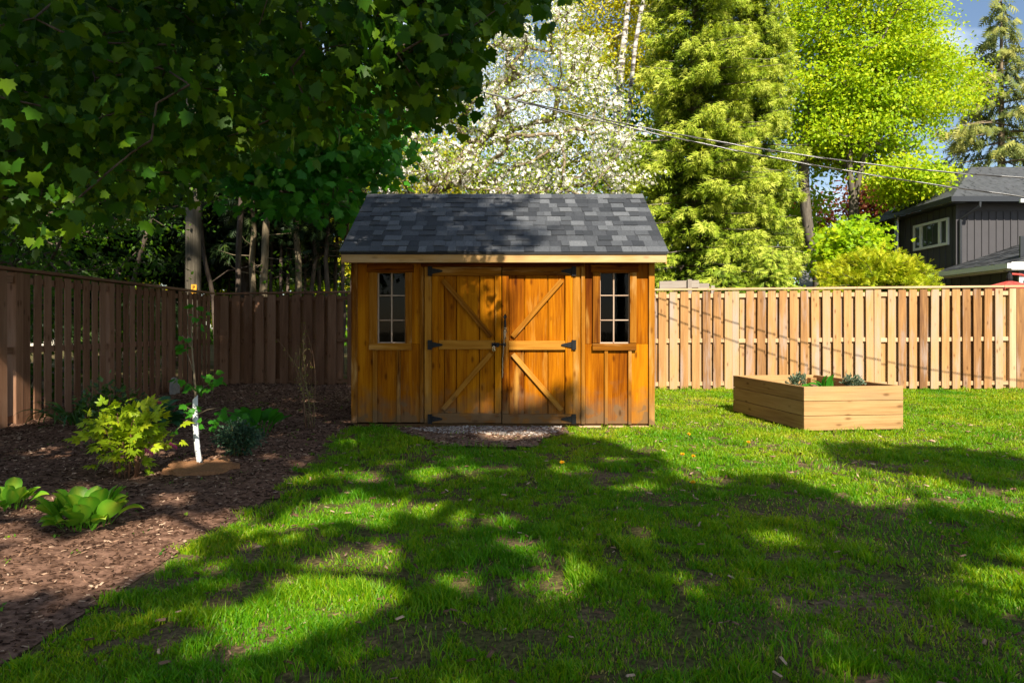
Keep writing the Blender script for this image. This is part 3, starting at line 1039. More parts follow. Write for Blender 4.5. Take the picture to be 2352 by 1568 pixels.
gx = np.concatenate([[-260, -120, -60, -30], np.arange(-14, 14.01, 0.2), [30, 60, 120, 260]])
gy = np.concatenate([[-120, -40, -10], np.arange(-2, 14.01, 0.2), [18, 25, 40, 80, 160, 380]])
X, Y = np.meshgrid(gx, gy)
nx = len(gx)
qi = (np.arange(len(gy) - 1)[:, None] * nx + np.arange(nx - 1)[None, :]).ravel()
Q = np.stack([qi, qi + 1, qi + nx + 1, qi + nx], axis=1)
Xr, Yr = X.ravel(), Y.ravel()
Zr = np.where((np.abs(Xr) < 14) & (Yr > -2) & (Yr < 14), bump_z(Xr, Yr), 0) - 0.012
put(add_mesh('lawn_ground', mesh_np('lawn_ground', np.stack([Xr, Yr, Zr], 1), Q, M['lawn'], smooth=True)), 'structure')

X, Y, Q = grid(-7.5, 0.2, 1.5, 13.3, 0.07)
ctr = np.stack([X[Q].mean(1), Y[Q].mean(1)], 1)
Q = Q[inside(BED_POLY, ctr[:, 0], ctr[:, 1])]


EDGE = np.array(BED)


def edge_dist(x, y):
    x, y = np.asarray(x, float), np.asarray(y, float)
    d = np.full(x.shape, 9.0)
    for a, b_ in zip(EDGE[:-1], EDGE[1:]):
        v = b_ - a
        t_ = np.clip(((x - a[0]) * v[0] + (y - a[1]) * v[1]) / (v @ v), 0, 1)
        d = np.minimum(d, np.hypot(x - a[0] - t_ * v[0], y - a[1] - t_ * v[1]))
    return d


def bed_z(x, y):
    k = np.clip(edge_dist(x, y) / 0.35, 0, 1)
    return bump_z(x, y) - 0.008 + k * (0.012 + 0.05 * N3(x, y, 2.2) * N2(x, y, 0.8) + 0.022 * N1(x, y, 7.0) + 0.016 * N3(x, y, 15.0))


put(add_mesh('mulch_bed', mesh_np('mulch_bed', np.stack([X, Y, bed_z(X, Y)], 1), Q, M['mulch'], smooth=True)), 'structure')
X, Y, Q = grid(-2.0, 1.5, 5.5, 8.0, 0.05)
ctr = np.stack([X[Q].mean(1), Y[Q].mean(1)], 1)
Q = Q[inside(DIRT, ctr[:, 0] + 0.12 * (N1(ctr[:, 0], ctr[:, 1], 5) - 0.5), ctr[:, 1] + 0.12 * (N2(ctr[:, 0], ctr[:, 1], 5) - 0.5))]
put(add_mesh('dirt_patch', mesh_np('dirt_patch', np.stack([X, Y, bump_z(X, Y) + 0.002 + 0.012 * N1(X, Y, 9)], 1), Q, M['dirt'], smooth=True)), 'structure')


# bark chips on the bed
def chips(name, n, poly, box, mat, zf, lmin, lmax, rng, ar=0.28, lo=0.0, hi=1.0, dist=True):
    x = rng.uniform(box[0], box[1], n * 4)
    y = rng.uniform(box[2], box[3], n * 4)
    if dist:
        k = rng.random(n * 4) < np.minimum(1, 4.0 / y) ** 1.2
        x, y = x[k], y[k]
    k = inside(poly, x, y)
    x, y = x[k][:n], y[k][:n]
    n = len(x)
    L = rng.uniform(lmin, lmax, n) * (0.75 + 0.07 * y)
    W = L * rng.uniform(ar * 0.5, ar * 1.5, n)
    T = L * rng.uniform(0.08, 0.2, n)
    ang = rng.uniform(0, 2 * np.pi, n)
    ax = np.stack([np.cos(ang), np.sin(ang), rng.normal(0, 0.22, n)], 1)
    up = np.stack([rng.normal(0, 0.3, n), rng.normal(0, 0.3, n), np.ones(n)], 1)
    xx, yy, zz = frames(ax, up)
    tv = np.array([(-1, -1, 0), (1, -1, 0), (0.8, 1, 0), (-0.8, 1, 0), (-0.7, -0.8, 1), (0.7, -0.8, 1), (0.5, 0.8, 1), (-0.5, 0.8, 1)], float)
    P = np.stack([x, y, zf(x, y) + 0.002], 1)
    V = P[:, None] + tv[None, :, 0:1] * (W[:, None, None] / 2) * xx[:, None] + tv[None, :, 1:2] * (L[:, None, None] / 2) * yy[:, None] + tv[None, :, 2:3] * T[:, None, None] * zz[:, None]
    q = np.array([(4, 5, 6, 7), (0, 1, 5, 4), (1, 2, 6, 5), (2, 3, 7, 6), (3, 0, 4, 7)])
    Fc = (np.arange(n)[:, None, None] * 8 + q[None]).reshape(-1, 4)
    rnd = np.clip(lo + (hi - lo) * rng.random(n) ** 1.6, 0, 1)
    return put(add_mesh(name, mesh_np(name, V.reshape(-1, 3), Fc, mat, np.repeat(rnd, 8))), 'stuff')


chips('bark_mulch', 60000, BED_POLY, (-7.4, 0.2, 1.6, 13.2), M['chip'], bed_z, 0.006, 0.032, R)
chips('gravel', 2600, [ground(*p) for p in [(940, 988), (1060, 980), (1290, 980), (1285, 992), (1230, 1004), (1120, 1000), (1020, 998)]], (-1.4, 0.8, 6.5, 7.9), M['pebble'],
      lambda x, y: bump_z(x, y) + 0.008, 0.010, 0.026, R, ar=0.8, dist=False)
chips('dirt_litter', 1500, DIRT, (-1.6, 0.8, 5.9, 7.8), M['chip'], lambda x, y: bump_z(x, y) + 0.006, 0.012, 0.045, R, lo=0.35, dist=False)
LAWN_POLY = [(-8, 1.6), (8, 1.6), (10, 12), (-4, 12)]
chips('lawn_litter', 2600, LAWN_POLY, (-5, 7, 1.8, 8), M['chip'], lambda x, y: bump_z(x, y) + 0.004, 0.012, 0.045, R, lo=0.35)


# grass
def make_grass(n, rng):
    d = rng.uniform(1.75 ** 0.42, 12.6 ** 0.42, n * 2) ** (1 / 0.42)
    x = rng.uniform(-1, 1, n * 2) * (0.80 * d + 0.9)
    k = (x < 11.0) & ~inside(PLANTER_POLY, x, d) & ~((x > -1.83) & (x < 1.64) & (d > 7.66) & (d < 10.4))
    k &= ~((x < -1.6) & (d > 7.6))
    k &= ~((x < 2.6) & (d > 7.72) & (x < 1.62))
    # uneven edge of the bed, bare and thin places
    ex = x + 0.26 * (N1(x, d, 4.5) - 0.5) + 0.14 * (N3(x, d, 11) - 0.5)
    ey = d + 0.26 * (N2(x, d, 4.5) - 0.5) + 0.14 * (N1(x, d, 11) - 0.5)
    k &= ~inside(BED_POLY, ex, ey)
    dn = inside(DIRT, ex, ey)
    k &= ~(dn & (rng.random(len(x)) > 0.03))
    thin = 0.62 * N1(x + 5, d, 1.15) + 0.38 * N2(x, d, 3.3)
    # bare earth shows most in the shade at the front
    lim = np.where(d < 5.6, 0.56, 0.72)
    bare = np.clip((thin - lim) * 6, 0, 0.80)
    sparse_l = inside([ground(*p) for p in [(640, 1250), (760, 1250), (930, 1300), (900, 1360), (720, 1350)]], ex, ey)
    bare = np.where(sparse_l, np.maximum(bare, 0.65), bare)
    patch = 0.5 * N3(x, d, 6.0) + 0.5 * N1(x, d, 14.0)
    bare = np.maximum(bare, np.clip((patch - np.where(d < 6.5, 0.47, 0.59)) * 5, 0, 0.94))
    k &= rng.random(len(x)) > bare
    x, d, thin = x[k][:n], d[k][:n], thin[k][:n]
    n = len(x)
    clump = N3(x, d, 5.5)
    tuft = np.clip((N1(x + 3, d, 8.5) - 0.62) * 4, 0, 1)
    h = (0.012 + 0.019 * clump ** 1.2 + 0.028 * tuft) * rng.uniform(0.5, 1.5, n)
    h *= np.where(d > 7.5, 0.9, 1.0)
    # taller tufts at fence and planter feet
    near = (np.abs(d - 12.2) < 0.2) | ((d > 7.18) & (d < 7.32) & (x > 3.0) & (x < 4.4))
    h *= np.where(near, 1.5, 1.0)
    w = (0.0012 + 0.00044 * d) * rng.uniform(0.7, 1.3, n)
    dead = rng.random(n) < 0.05 + 0.10 * (thin > 0.55)
    h = np.where(dead, h * 0.55, h)
    ang = rng.uniform(0, 2 * np.pi, n)
    lean = rng.uniform(0.15, 1.0, n) * h
    z0 = bump_z(x, d) - 0.012
    lx, ly = np.cos(ang) * lean, np.sin(ang) * lean
    fa = rng.uniform(0, 2 * np.pi, n)
    wx, wy = np.cos(fa) * w, np.sin(fa) * w
    V = np.zeros((n, 5, 3))
    V[:, 0] = np.stack([x - wx, d - wy, z0], 1)
    V[:, 1] = np.stack([x + wx, d + wy, z0], 1)
    V[:, 2] = np.stack([x + lx * 0.35 + wx * 0.8, d + ly * 0.35 + wy * 0.8, z0 + h * 0.6], 1)
    V[:, 3] = np.stack([x + lx * 0.35 - wx * 0.8, d + ly * 0.35 - wy * 0.8, z0 + h * 0.6], 1)
    V[:, 4] = np.stack([x + lx, d + ly, z0 + h], 1)
    tri = np.array([(0, 1, 2), (0, 2, 3), (3, 2, 4)])
    Fc = (np.arange(n)[:, None, None] * 5 + tri[None]).reshape(-1, 3)
    rnd = np.clip(0.16 + 0.5 * N2(x, d, 2.0) * rng.random(n) + 0.22 * rng.random(n) + 0.14 * np.clip((d - 4.5) / 4, 0, 1) * (0.4 + N1(x, d, 0.7)), 0, 0.88)  # yellower towards the back: drier grass, and the lawn's sunlit look put into colour
    rnd = np.where(dead, rng.uniform(0.88, 1.05, n), rnd)
    return put(add_mesh('grass', mesh_np('grass', V.reshape(-1, 3), Fc, M['grass'], np.repeat(rnd, 5))), 'stuff')


make_grass(520000, R)

# ================================================================== SHED
SHED = thing('garden_shed', 'orange stained board and batten garden shed with double doors and charcoal shingle roof', 'shed', (-0.1, 9.0, 0))


def fx(z):
    return (759.5 + z * 0.3907 - CX) * S


def fz(z):
    return H + (HY - (416.5 + z * 0.3907)) * S


Y0 = DF
WX0, WX1 = fx(124), fx(1902)
BK_Y = 2 * R_Y - E_Y - 0.2
zb = fz(1416)
ztop = E_Z + (Y0 - E_Y) * math.tan(TILT) - 0.05

# front wall: boards with battens over the joints
fw = Geo()
fw.box((WX0 + 0.02, Y0 + 0.03, fz(488)), (WX1 - 0.02, Y0 + 0.07, ztop))
fw.box((WX0 + 0.02, Y0 + 0.03, fz(1446)), (WX1 - 0.02, Y0 + 0.10, fz(1412)))
FW = fw.build('front_wall', M['shed'], SHED, (-0.1, Y0, 0.0))
for x0, x1, a, b_ in [(150, 262, 478, 1416), (262, 400, 955, 1416), (400, 545, 955, 1416), (262, 440, 478, 538), (440, 545, 478, 955), (545, 600, 478, 1416),
                      (1415, 1497, 478, 1424), (1497, 1583, 478, 955), (1497, 1619, 955, 1424), (1619, 1757, 955, 1424), (1757, 1872, 955, 1424), (1757, 1872, 478, 955), (1583, 1757, 478, 538)]:
    span('board', FW, (fx(x0) + 0.001, Y0, fz(b_)), (fx(x1) - 0.001, Y0 + 0.022, fz(a) - 0.001), M['shed'])
span('header_board', FW, (fx(530), Y0 - 0.018, fz(502)), (fx(1490), Y0 - 0.002, fz(470)), M['shed'])
for x0, x1, a, b_ in [(250, 275, 991, 1416), (390, 412, 991, 1416), (527, 547, 504, 1416), (1472, 1493, 504, 1424), (1608, 1628, 995, 1426), (1747, 1767, 995, 1426)]:
    span('batten', FW, (fx(x0), Y0 - 0.030, fz(b_)), (fx(x1), Y0 - 0.001, fz(a)), M['shed_trim'])
for x0, x1, b_ in [(124, 158, 1418), (1868, 1902, 1430)]:
    span('corner_board', FW, (fx(x0), Y0 - 0.032, fz(b_)), (fx(x1), Y0 + 0.03, ztop - 0.01), M['shed_trim'])
for x0, x1 in [(553, 595), (1423, 1464)]:
    span('door_jamb', FW, (fx(x0), Y0 - 0.020, fz(1420)), (fx(x1), Y0 - 0.001, fz(504)), M['shed_trim'])
# side and back walls, floor, skids
for nm, xw in (('left_wall', WX0 + 0.022), ('right_wall', WX1 - 0.022)):
    g = Geo()
    n_ = 1 if nm == 'right_wall' else -1
    y1, y2 = Y0 + 0.034, BK_Y
    zz = E_Z - 0.06
    pts = [(y1, zb), (y2, zb), (y2, zz), (R_Y, R_Z - 0.09), (y1, zz + (y1 - E_Y) * math.tan(TILT))]
    v = [(xw - 0.012, a, b_) for a, b_ in pts] + [(xw + 0.012, a, b_) for a, b_ in pts]
    g.add(v, [(0, 1, 2, 3, 4), (9, 8, 7, 6, 5)] + [(i, 5 + i, 5 + (i + 1) % 5, (i + 1) % 5) for i in range(5)])
    SW = g.build(nm, M['shed'], SHED, (xw, 9, 0))
    for k in range(11):
        yb = y1 + 0.03 + k * (y2 - y1 - 0.06) / 10
        zt = E_Z - 0.07 + (min(yb, 2 * R_Y - yb) - E_Y) * math.tan(TILT)
        span('batten', SW, (xw + n_ * 0.014, yb - 0.022, zb), (xw + n_ * 0.034, yb + 0.022, zt), M['shed_trim'])
g = Geo()
g.box((WX0 + 0.04, BK_Y - 0.03, zb), (WX1 - 0.04, BK_Y, E_Z))
BW = g.build('back_wall', M['inside'], SHED, (0, BK_Y, 0))
for k in range(14):
    xk = WX0 + 0.06 + k * (WX1 - WX0 - 0.30) / 13
    span('board', BW, (xk, BK_Y - 0.055, zb + 0.02), (xk + 0.22, BK_Y - 0.032, E_Z - 0.05), M['inside'])
g = Geo()
g.box((WX0 + 0.04, Y0 + 0.03, zb - 0.02), (WX1 - 0.04, BK_Y - 0.04, zb + 0.01))
g.build('floor', M['inside'], SHED, (0, 9, zb))
span('skid', SHED, (WX0 + 0.05, Y0 + 0.05, -0.05), (fx(1440), Y0 + 0.14, zb - 0.02), M['shed_trim'])
for a, b_ in [(1458, 1592), (1628, 1735), (1765, 1872)]:
    span('pallet_block', SHED, (fx(a), Y0 - 0.03, fz(1459)), (fx(b_), Y0 + 0.06, fz(1436)), M['cedar_pale'])
span('pallet_deck', SHED, (fx(1455), Y0 - 0.034, -0.05), (fx(1876), Y0 + 0.06, fz(1461)), M['cedar_pale'])

# windows
for x0, x1, xm, cl, cr, sl, ztp in [(277, 440, 357, 230, 478, (228, 478, 950, 990), 535), (1583, 1757, 1665, 1540, 1796, (1537, 1793, 953, 993), 535)]:
    g = Geo()
    yf0, yf1 = Y0 + 0.022, Y0 + 0.052
    a, b_, c_, d_ = fx(x0) - 0.01, fx(x1) + 0.01, fz(955), fz(528)
    for lo, hi in [((a, yf0, c_), (a + 0.02, yf1, d_)), ((b_ - 0.02, yf0, c_), (b_, yf1, d_)), ((a + 0.02, yf0, c_), (b_ - 0.02, yf1, c_ + 0.02)), ((a + 0.02, yf0, d_ - 0.02), (b_ - 0.02, yf1, d_))]:
        g.box(lo, hi)
    W = g.build('window', M['muntin'], SHED, ((a + b_) / 2, Y0, (c_ + d_) / 2))
    span('casing', W, (fx(cl), Y0 - 0.030, fz(950)), (fx(x0), Y0 - 0.001, fz(535)), M['shed_trim'])
    span('casing', W, (fx(x1), Y0 - 0.030, fz(950)), (fx(cr), Y0 - 0.001, fz(535)), M['shed_trim'])
    span('head_casing', W, (fx(cl - 12), Y0 - 0.033, fz(534)), (fx(cr + 12), Y0 - 0.001, fz(490)), M['shed'])
    span('sill', W, (fx(sl[0]), Y0 - 0.042, fz(sl[3])), (fx(sl[1]), Y0 - 0.001, fz(sl[2])), M['shed_trim'])
    ys = [535, 671, 816, 950]
    xs = [x0, xm, x1]
    for i in range(2):
        for j in range(3):
            gp = Geo()
            gp.box((fx(xs[i]) + 0.012, Y0 + 0.034, fz(ys[j + 1]) + 0.012), (fx(xs[i + 1]) - 0.012, Y0 + 0.037, fz(ys[j]) - 0.012))
            gp.build('pane', M['glass'], W, (fx((xs[i] + xs[i + 1]) / 2), Y0 + 0.035, fz((ys[j] + ys[j + 1]) / 2)))
    span('muntin', W, (fx(xm) - 0.008, Y0 + 0.012, fz(950)), (fx(xm) + 0.008, Y0 + 0.033, fz(537)), M['muntin'], bev=0.004)
    for j in (1, 2):
        for i in range(2):
            span('muntin', W, (fx(xs[i]) + (0.009 if i else 0.001), Y0 + 0.014, fz(ys[j]) - 0.007), (fx(xs[i + 1]) - (0.001 if i else 0.009), Y0 + 0.032, fz(ys[j]) + 0.007), M['muntin'], bev=0.004)


# doors
def hinge(door, xk, zk, sgn):
    g = Geo()
    w = 0.042
    y = Y0 - 0.047
    g.box((min(xk, xk + sgn * w), y, zk - 0.054), (max(xk, xk + sgn * w), y + 0.012, zk + 0.054))
    x2, x3 = xk + sgn * (w + 0.004), xk + sgn * 0.168
    pts = [(x2, zk - 0.034), (x3 - sgn * 0.012, zk - 0.011), (x3, zk - 0.004), (x3, zk + 0.004), (x3 - sgn * 0.012, zk + 0.011), (x2, zk + 0.034)]
    v = [(a, y, b_) for a, b_ in pts] + [(a, y + 0.010, b_) for a, b_ in pts]
    n_ = len(pts)
    f = [tuple(range(n_)), tuple(range(2 * n_ - 1, n_ - 1, -1))] + [(i, n_ + i, n_ + (i + 1) % n_, (i + 1) % n_) for i in range(n_)]
    g.add(v, f)
    xc = xk + sgn * (w + 0.002)
    g.tube([(xc, y - 0.001, zk - 0.056), (xc, y - 0.001, zk + 0.056)], 0.007, 8)
    for dx, dz in ((0.02, 0.035), (0.02, -0.035), (0.065, 0.0), (0.095, 0.0), (0.125, 0.0)):
        g.tube([(xk + sgn * dx, y - 0.003, zk + dz), (xk + sgn * dx, y + 0.004, zk + dz)], 0.0055, 6)
    g.build('hinge', M['black_iron'], door, (xk, y, zk))


def make_door(x0, x1, sa, sb, pl, rails, braces, hx, hs, ztop_, zbot):
    g = Geo()
    g.box((fx(x0) + 0.004, Y0 + 0.026, fz(zbot)), (fx(x1) - 0.004, Y0 + 0.040, fz(ztop_)))
    D = g.build('door', M['shed'], SHED, ((fx(x0) + fx(x1)) / 2, Y0, fz(zbot)))
    for a, b_ in zip(pl[:-1], pl[1:]):
        span('plank', D, (fx(a) + 0.0045, Y0 + 0.003, fz(zbot) + 0.004), (fx(b_) - 0.0045, Y0 + 0.025, fz(ztop_) - 0.004), M['shed'], bev=0.004)
    yr0, yr1 = Y0 - 0.034, Y0 + 0.001
    for k, (ra, rb) in enumerate(rails):
        full = k != 1
        span('rail', D, (fx(x0 if full else sa) + 0.001, yr0, fz(rb)), (fx(x1 if full else sb) - 0.001, yr1, fz(ra)), M['shed_trim'])
    for a, b_ in ((x0, sa), (sb, x1)):
        span('stile', D, (fx(a) + 0.001, yr0 + 0.002, fz(rails[2][0]) + 0.001), (fx(b_) - 0.001, yr1, fz(rails[0][1]) - 0.001), M['shed'])
    for (ax, ay), (bx, by) in braces:
        A, B = Vector((fx(ax), 0, fz(ay))), Vector((fx(bx), 0, fz(by)))
        L = (B - A).length
        ang = math.atan2(B.x - A.x, B.z - A.z)
        board('brace', D, ((A.x + B.x) / 2, (yr0 + yr1) / 2 + 0.002, (A.z + B.z) / 2), (0.056, 0.032, L - 0.004), M['shed_trim'], rot=(0, ang, 0))
    for zk in (529, 960, 1393):
        hinge(D, fx(hx), fz(zk), hs)
    return D


DL = make_door(597, 1004, 637, 965, [597, 668, 740, 875, 965, 1004], [(505, 556), (933, 986), (1361, 1418)], [((660, 580), (944, 912)), ((944, 1008), (660, 1340))], 573, 1, 503, 1419)
DR = make_door(1008, 1422, 1047, 1378, [1008, 1047, 1140, 1277, 1378, 1422], [(504, 553), (937, 990), (1366, 1420)], [((1360, 580), (1068, 914)), ((1070, 1014), (1358, 1344))], 1441, -1, 503, 1420)
# pull handle with spade tips
g = Geo()
hx_, hy_ = fx(1026), Y0 - 0.041
for zc, s_ in ((795, 1), (880, -1)):
    zc_ = fz(zc)
    pts = [(0, 0.035), (0.010, 0.018), (0.019, 0.004), (0.015, -0.012), (0.007, -0.020), (-0.007, -0.020), (-0.015, -0.012), (-0.019, 0.004), (-0.010, 0.018)]
    pts = [(a, b_ * s_) for a, b_ in pts]
    n_ = len(pts)
    v = [(hx_ + a, hy_, zc_ + b_) for a, b_ in pts] + [(hx_ + a, hy_ + 0.006, zc_ + b_) for a, b_ in pts]
    g.add(v, [tuple(range(n_)), tuple(range(2 * n_ - 1, n_ - 1, -1))] + [(i, (i + 1) % n_, n_ + (i + 1) % n_, n_ + i) for i in range(n_)])
za, zb2 = fz(805), fz(872)
g.tube([(hx_, hy_, za), (hx_, hy_ - 0.024, za - 0.012), (hx_, hy_ - 0.034, za - 0.05), (hx_, hy_ - 0.036, (za + zb2) / 2), (hx_, hy_ - 0.034, zb2 + 0.04), (hx_, hy_ - 0.022, zb2 + 0.01), (hx_, hy_, zb2)],
       [0.007, 0.009, 0.012, 0.013, 0.012, 0.009, 0.007], 10)
g.build('handle', M['black_iron'], DR, (hx_, hy_, fz(840)), smooth=True)
g = Geo()
zl = fz(957)
g.box((fx(947), Y0 - 0.046, zl - 0.020), (fx(992), Y0 - 0.035, zl + 0.018))
g.box((fx(1012), Y0 - 0.046, zl - 0.022), (fx(1030), Y0 - 0.033, zl + 0.022))
g.tube([(fx(950), Y0 - 0.051, zl), (fx(1022), Y0 - 0.051, zl)], 0.008, 8)
g.box((fx(975), Y0 - 0.070, zl - 0.030), (fx(988), Y0 - 0.047, zl + 0.010))
g.build('latch', M['black_iron'], DL, (fx(985), Y0 - 0.03, zl))

pk = thing('padlock', 'round combination padlock hanging from the black latch on the shed door', 'padlock', (fx(960), Y0 - 0.045, fz(990)))
g = Geo()
px_, pz_ = fx(960), fz(990)
n_ = 16
v = []
for yy, rr in ((-0.067, 0.017), (-0.070, 0.010), (-0.057, 0.021), (-0.046, 0.021)):
    v += [(px_ + rr * math.cos(2 * math.pi * k / n_), Y0 + yy, pz_ + rr * math.sin(2 * math.pi * k / n_)) for k in range(n_)]
f = []
for a, b_ in ((3, 2), (2, 0), (0, 1)):
    f += [(a * n_ + k, a * n_ + (k + 1) % n_, b_ * n_ + (k + 1) % n_, b_ * n_ + k) for k in range(n_)]
f += [tuple(n_ + k for k in range(n_)), tuple(3 * n_ + k for k in range(n_))[::-1]]
g.add(v, f)
g.build('body', M['brass'], pk, (px_, Y0 - 0.045, pz_))
g = Geo()
g.tube([(px_ - 0.011, Y0 - 0.056, pz_ + 0.018), (px_ - 0.011, Y0 - 0.056, pz_ + 0.034), (px_, Y0 - 0.056, pz_ + 0.045), (px_ + 0.011, Y0 - 0.056, pz_ + 0.034), (px_ + 0.011, Y0 - 0.056, pz_ + 0.018)], 0.0035, 6)
g.build('shackle', M['steel'], pk, (px_, Y0 - 0.04, pz_ + 0.03))
g = Geo()
g.tube([(px_, Y0 - 0.0705, pz_), (px_, Y0 - 0.075, pz_)], 0.009, 10)
g.build('dial', M['black_iron'], pk, (px_, Y0 - 0.058, pz_))
g = Geo()
q = random.Random(3)
pts = []
for k in range(26):
    t_ = k / 25
    pts.append((fx(1026 - 15 * min(1, t_ * 1.6)) + q.uniform(-0.003, 0.003), Y0 - 0.055 + 0.006 * math.sin(k), fz(868 + t_ * 284)))
g.tube(pts, [0.0045 + 0.0012 * math.sin(k * 2.1) for k in range(26)], 6)
g.tube([(fx(1026), Y0 - 0.077, fz(868)), (fx(1030), Y0 - 0.07, fz(885)), (fx(1027), Y0 - 0.064, fz(905)), (fx(1031), Y0 - 0.058, fz(925))], 0.005, 6)
g.tube([(fx(1022), Y0 - 0.077, fz(870)), (fx(1019), Y0 - 0.065, fz(890)), (fx(1022), Y0 - 0.058, fz(930))], 0.0045, 6)
g.tube([(fx(1026) + 0.013 * math.cos(k * 0.7), hy_ - 0.034 + 0.015 * math.sin(k * 0.7), fz(866) + 0.0012 * k) for k in range(14)], 0.004, 6)
tag(g.build('twine', M['twine'], None, (fx(1020), Y0 - 0.04, fz(1010)), smooth=True), 'pale twine knotted on the door handle and hanging down between the shed doors', 'twine')

# roof
k_ = math.tan(TILT)
g = Geo()
for s_ in (1, -1):
    def ry(y):
        return y if s_ == 1 else 2 * R_Y - y
    v = []
    for x in (EX0, EX1):
        v += [(x, ry(E_Y), E_Z - 0.035), (x, R_Y, R_Z - 0.035), (x, R_Y, R_Z - 0.012), (x, ry(E_Y), E_Z - 0.012)]
    g.add(v, [(0, 4, 5, 1), (3, 2, 6, 7), (0, 3, 7, 4), (0, 1, 2, 3), (4, 7, 6, 5)])
ROOF = g.build('roof', M['tar'], SHED, (0, R_Y, E_Z))
NC = 12
slope_l = math.hypot(R_Y - E_Y, R_Z - E_Z)
ex = slope_l / NC
q = random.Random(11)
dirv = Vector((0, math.cos(TILT), math.sin(TILT)))
nrmv = Vector((0, -math.sin(TILT), math.cos(TILT)))
SH_CACHE = {}


def shingle_mesh(w, Lg, th):
    key = (w, Lg, th)
    if key not in SH_CACHE:
        g = Geo()
        a = w / 2 - 0.0012
        g.add([(-a, -Lg / 2, 0), (a, -Lg / 2, 0), (a, Lg / 2, -0.006), (-a, Lg / 2, -0.006), (-a, -Lg / 2, th), (a, -Lg / 2, th), (a, Lg / 2, 0.001), (-a, Lg / 2, 0.001)],
              [(0, 3, 2, 1), (4, 5, 6, 7), (0, 1, 5, 4), (1, 2, 6, 5), (2, 3, 7, 6), (3, 0, 4, 7)])
        me = bpy.data.meshes.new('shingle')
        me.from_pydata(g.v, [], g.f)
        setmat(me, M['shingle'])
        SH_CACHE[key] = me
    return SH_CACHE[key]


n_sh = 0
for c in range(NC):
    x = EX0 - 0.012
    x_end = EX1 + 0.012
    while x < x_end - 0.02:
        w = round(q.choice([0.09, 0.11, 0.13, 0.15, 0.17, 0.20, 0.13, 0.16]), 2)
        if x + w > x_end - 0.06:
            w = round(x_end - x, 3)
        th = q.choice([0.008, 0.009, 0.016])
        Lg = ex + 0.022
        c_s = -0.018 + c * ex + Lg / 2
        p = Vector((x + w / 2, E_Y, E_Z)) + dirv * c_s + nrmv * (-0.006 + 0.0006 * q.random())
        o = add_mesh('shingle', shingle_mesh(w, round(Lg, 4), th), ROOF, p)
        o.rotation_euler = (TILT + 0.035, 0, q.uniform(-0.003, 0.003))
        n_sh += 1
        x += w
x = EX0 - 0.012
while x < EX1 - 0.02:
    g = Geo()
    w = min(0.15, EX1 + 0.012 - x)
    v = []
    for xx, dz in ((x, 0.004), (x + w + 0.01, 0.010)):
        for yy, zz in ((-0.12, -0.12 * k_), (-0.02, -0.006), (0.02, -0.006), (0.12, -0.12 * k_)):
            v.append((xx, R_Y + yy, R_Z + zz + dz + 0.004))
    v2 = [(a, b_, c_ - 0.008) for a, b_, c_ in v]
    g.add(v + v2, [(0, 4, 5, 1), (1, 5, 6, 2), (2, 6, 7, 3), (8, 9, 13, 12), (9, 10, 14, 13), (10, 11, 15, 14), (0, 8, 12, 4), (4, 12, 13, 5), (5, 13, 14, 6), (6, 14, 15, 7), (3, 7, 15, 11),
                       (0, 1, 9, 8), (1, 2, 10, 9), (2, 3, 11, 10)])
    g.build('ridge_shingle', M['shingle'], ROOF, (x + w / 2, R_Y, R_Z))
    x += w
g = Geo()
for c in range(11):
    for j in range(18):
        w = (EX1 - EX0) / 18
        x0 = EX0 + j * w
        s0, s1 = c * slope_l / 11, (c + 1) * slope_l / 11
        pa = Vector((x0, 2 * R_Y - E_Y, E_Z)) + Vector((0, -math.cos(TILT), math.sin(TILT))) * s0
        pb = Vector((x0, 2 * R_Y - E_Y, E_Z)) + Vector((0, -math.cos(TILT), math.sin(TILT))) * s1
        g.add([pa + Vector((0, 0.004, 0.008)), pa + Vector((w - 0.003, 0.004, 0.008)), pb + Vector((w - 0.003, 0, 0)), pb], [(1, 0, 3, 2)])
o = g.build('back_slope_shingles', M['shingle'], ROOF, (0, R_Y + 1, 2.3))
o['kind'] = 'stuff'
# fascia and drip edge, soffit, rake boards
span('fascia', SHED, (EX0 + 0.012, E_Y + 0.004, 1.824), (EX1 - 0.012, E_Y + 0.026, E_Z - 0.037), M['fascia'])
span('drip_edge', SHED, (EX0 + 0.002, E_Y - 0.010, E_Z - 0.040), (EX1 - 0.002, E_Y + 0.003, E_Z - 0.010), M['tar'], bev=0.002)
span('soffit', SHED, (EX0 + 0.03, E_Y + 0.027, 1.862), (EX1 - 0.03, Y0 + 0.029, 1.878), M['shed'])
for xr in (EX0 + 0.001, EX1 - 0.023):
    g = Geo()
    v = []
    for xx in (xr, xr + 0.022):
        v += [(xx, E_Y + 0.028, E_Z - 0.14), (xx, R_Y, R_Z - 0.14), (xx, 2 * R_Y - E_Y, E_Z - 0.14), (xx, 2 * R_Y - E_Y, E_Z - 0.036), (xx, R_Y, R_Z - 0.036), (xx, E_Y + 0.028, E_Z - 0.036)]
    g.add(v, [(0, 1, 4, 5), (1, 2, 3, 4), (6, 11, 10, 7), (7, 10, 9, 8), (0, 6, 7, 1), (1, 7, 8, 2), (0, 5, 11, 6), (2, 8, 9, 3)])
    g.build('rake_board', M['fascia'], SHED, (xr, R_Y, R_Z))

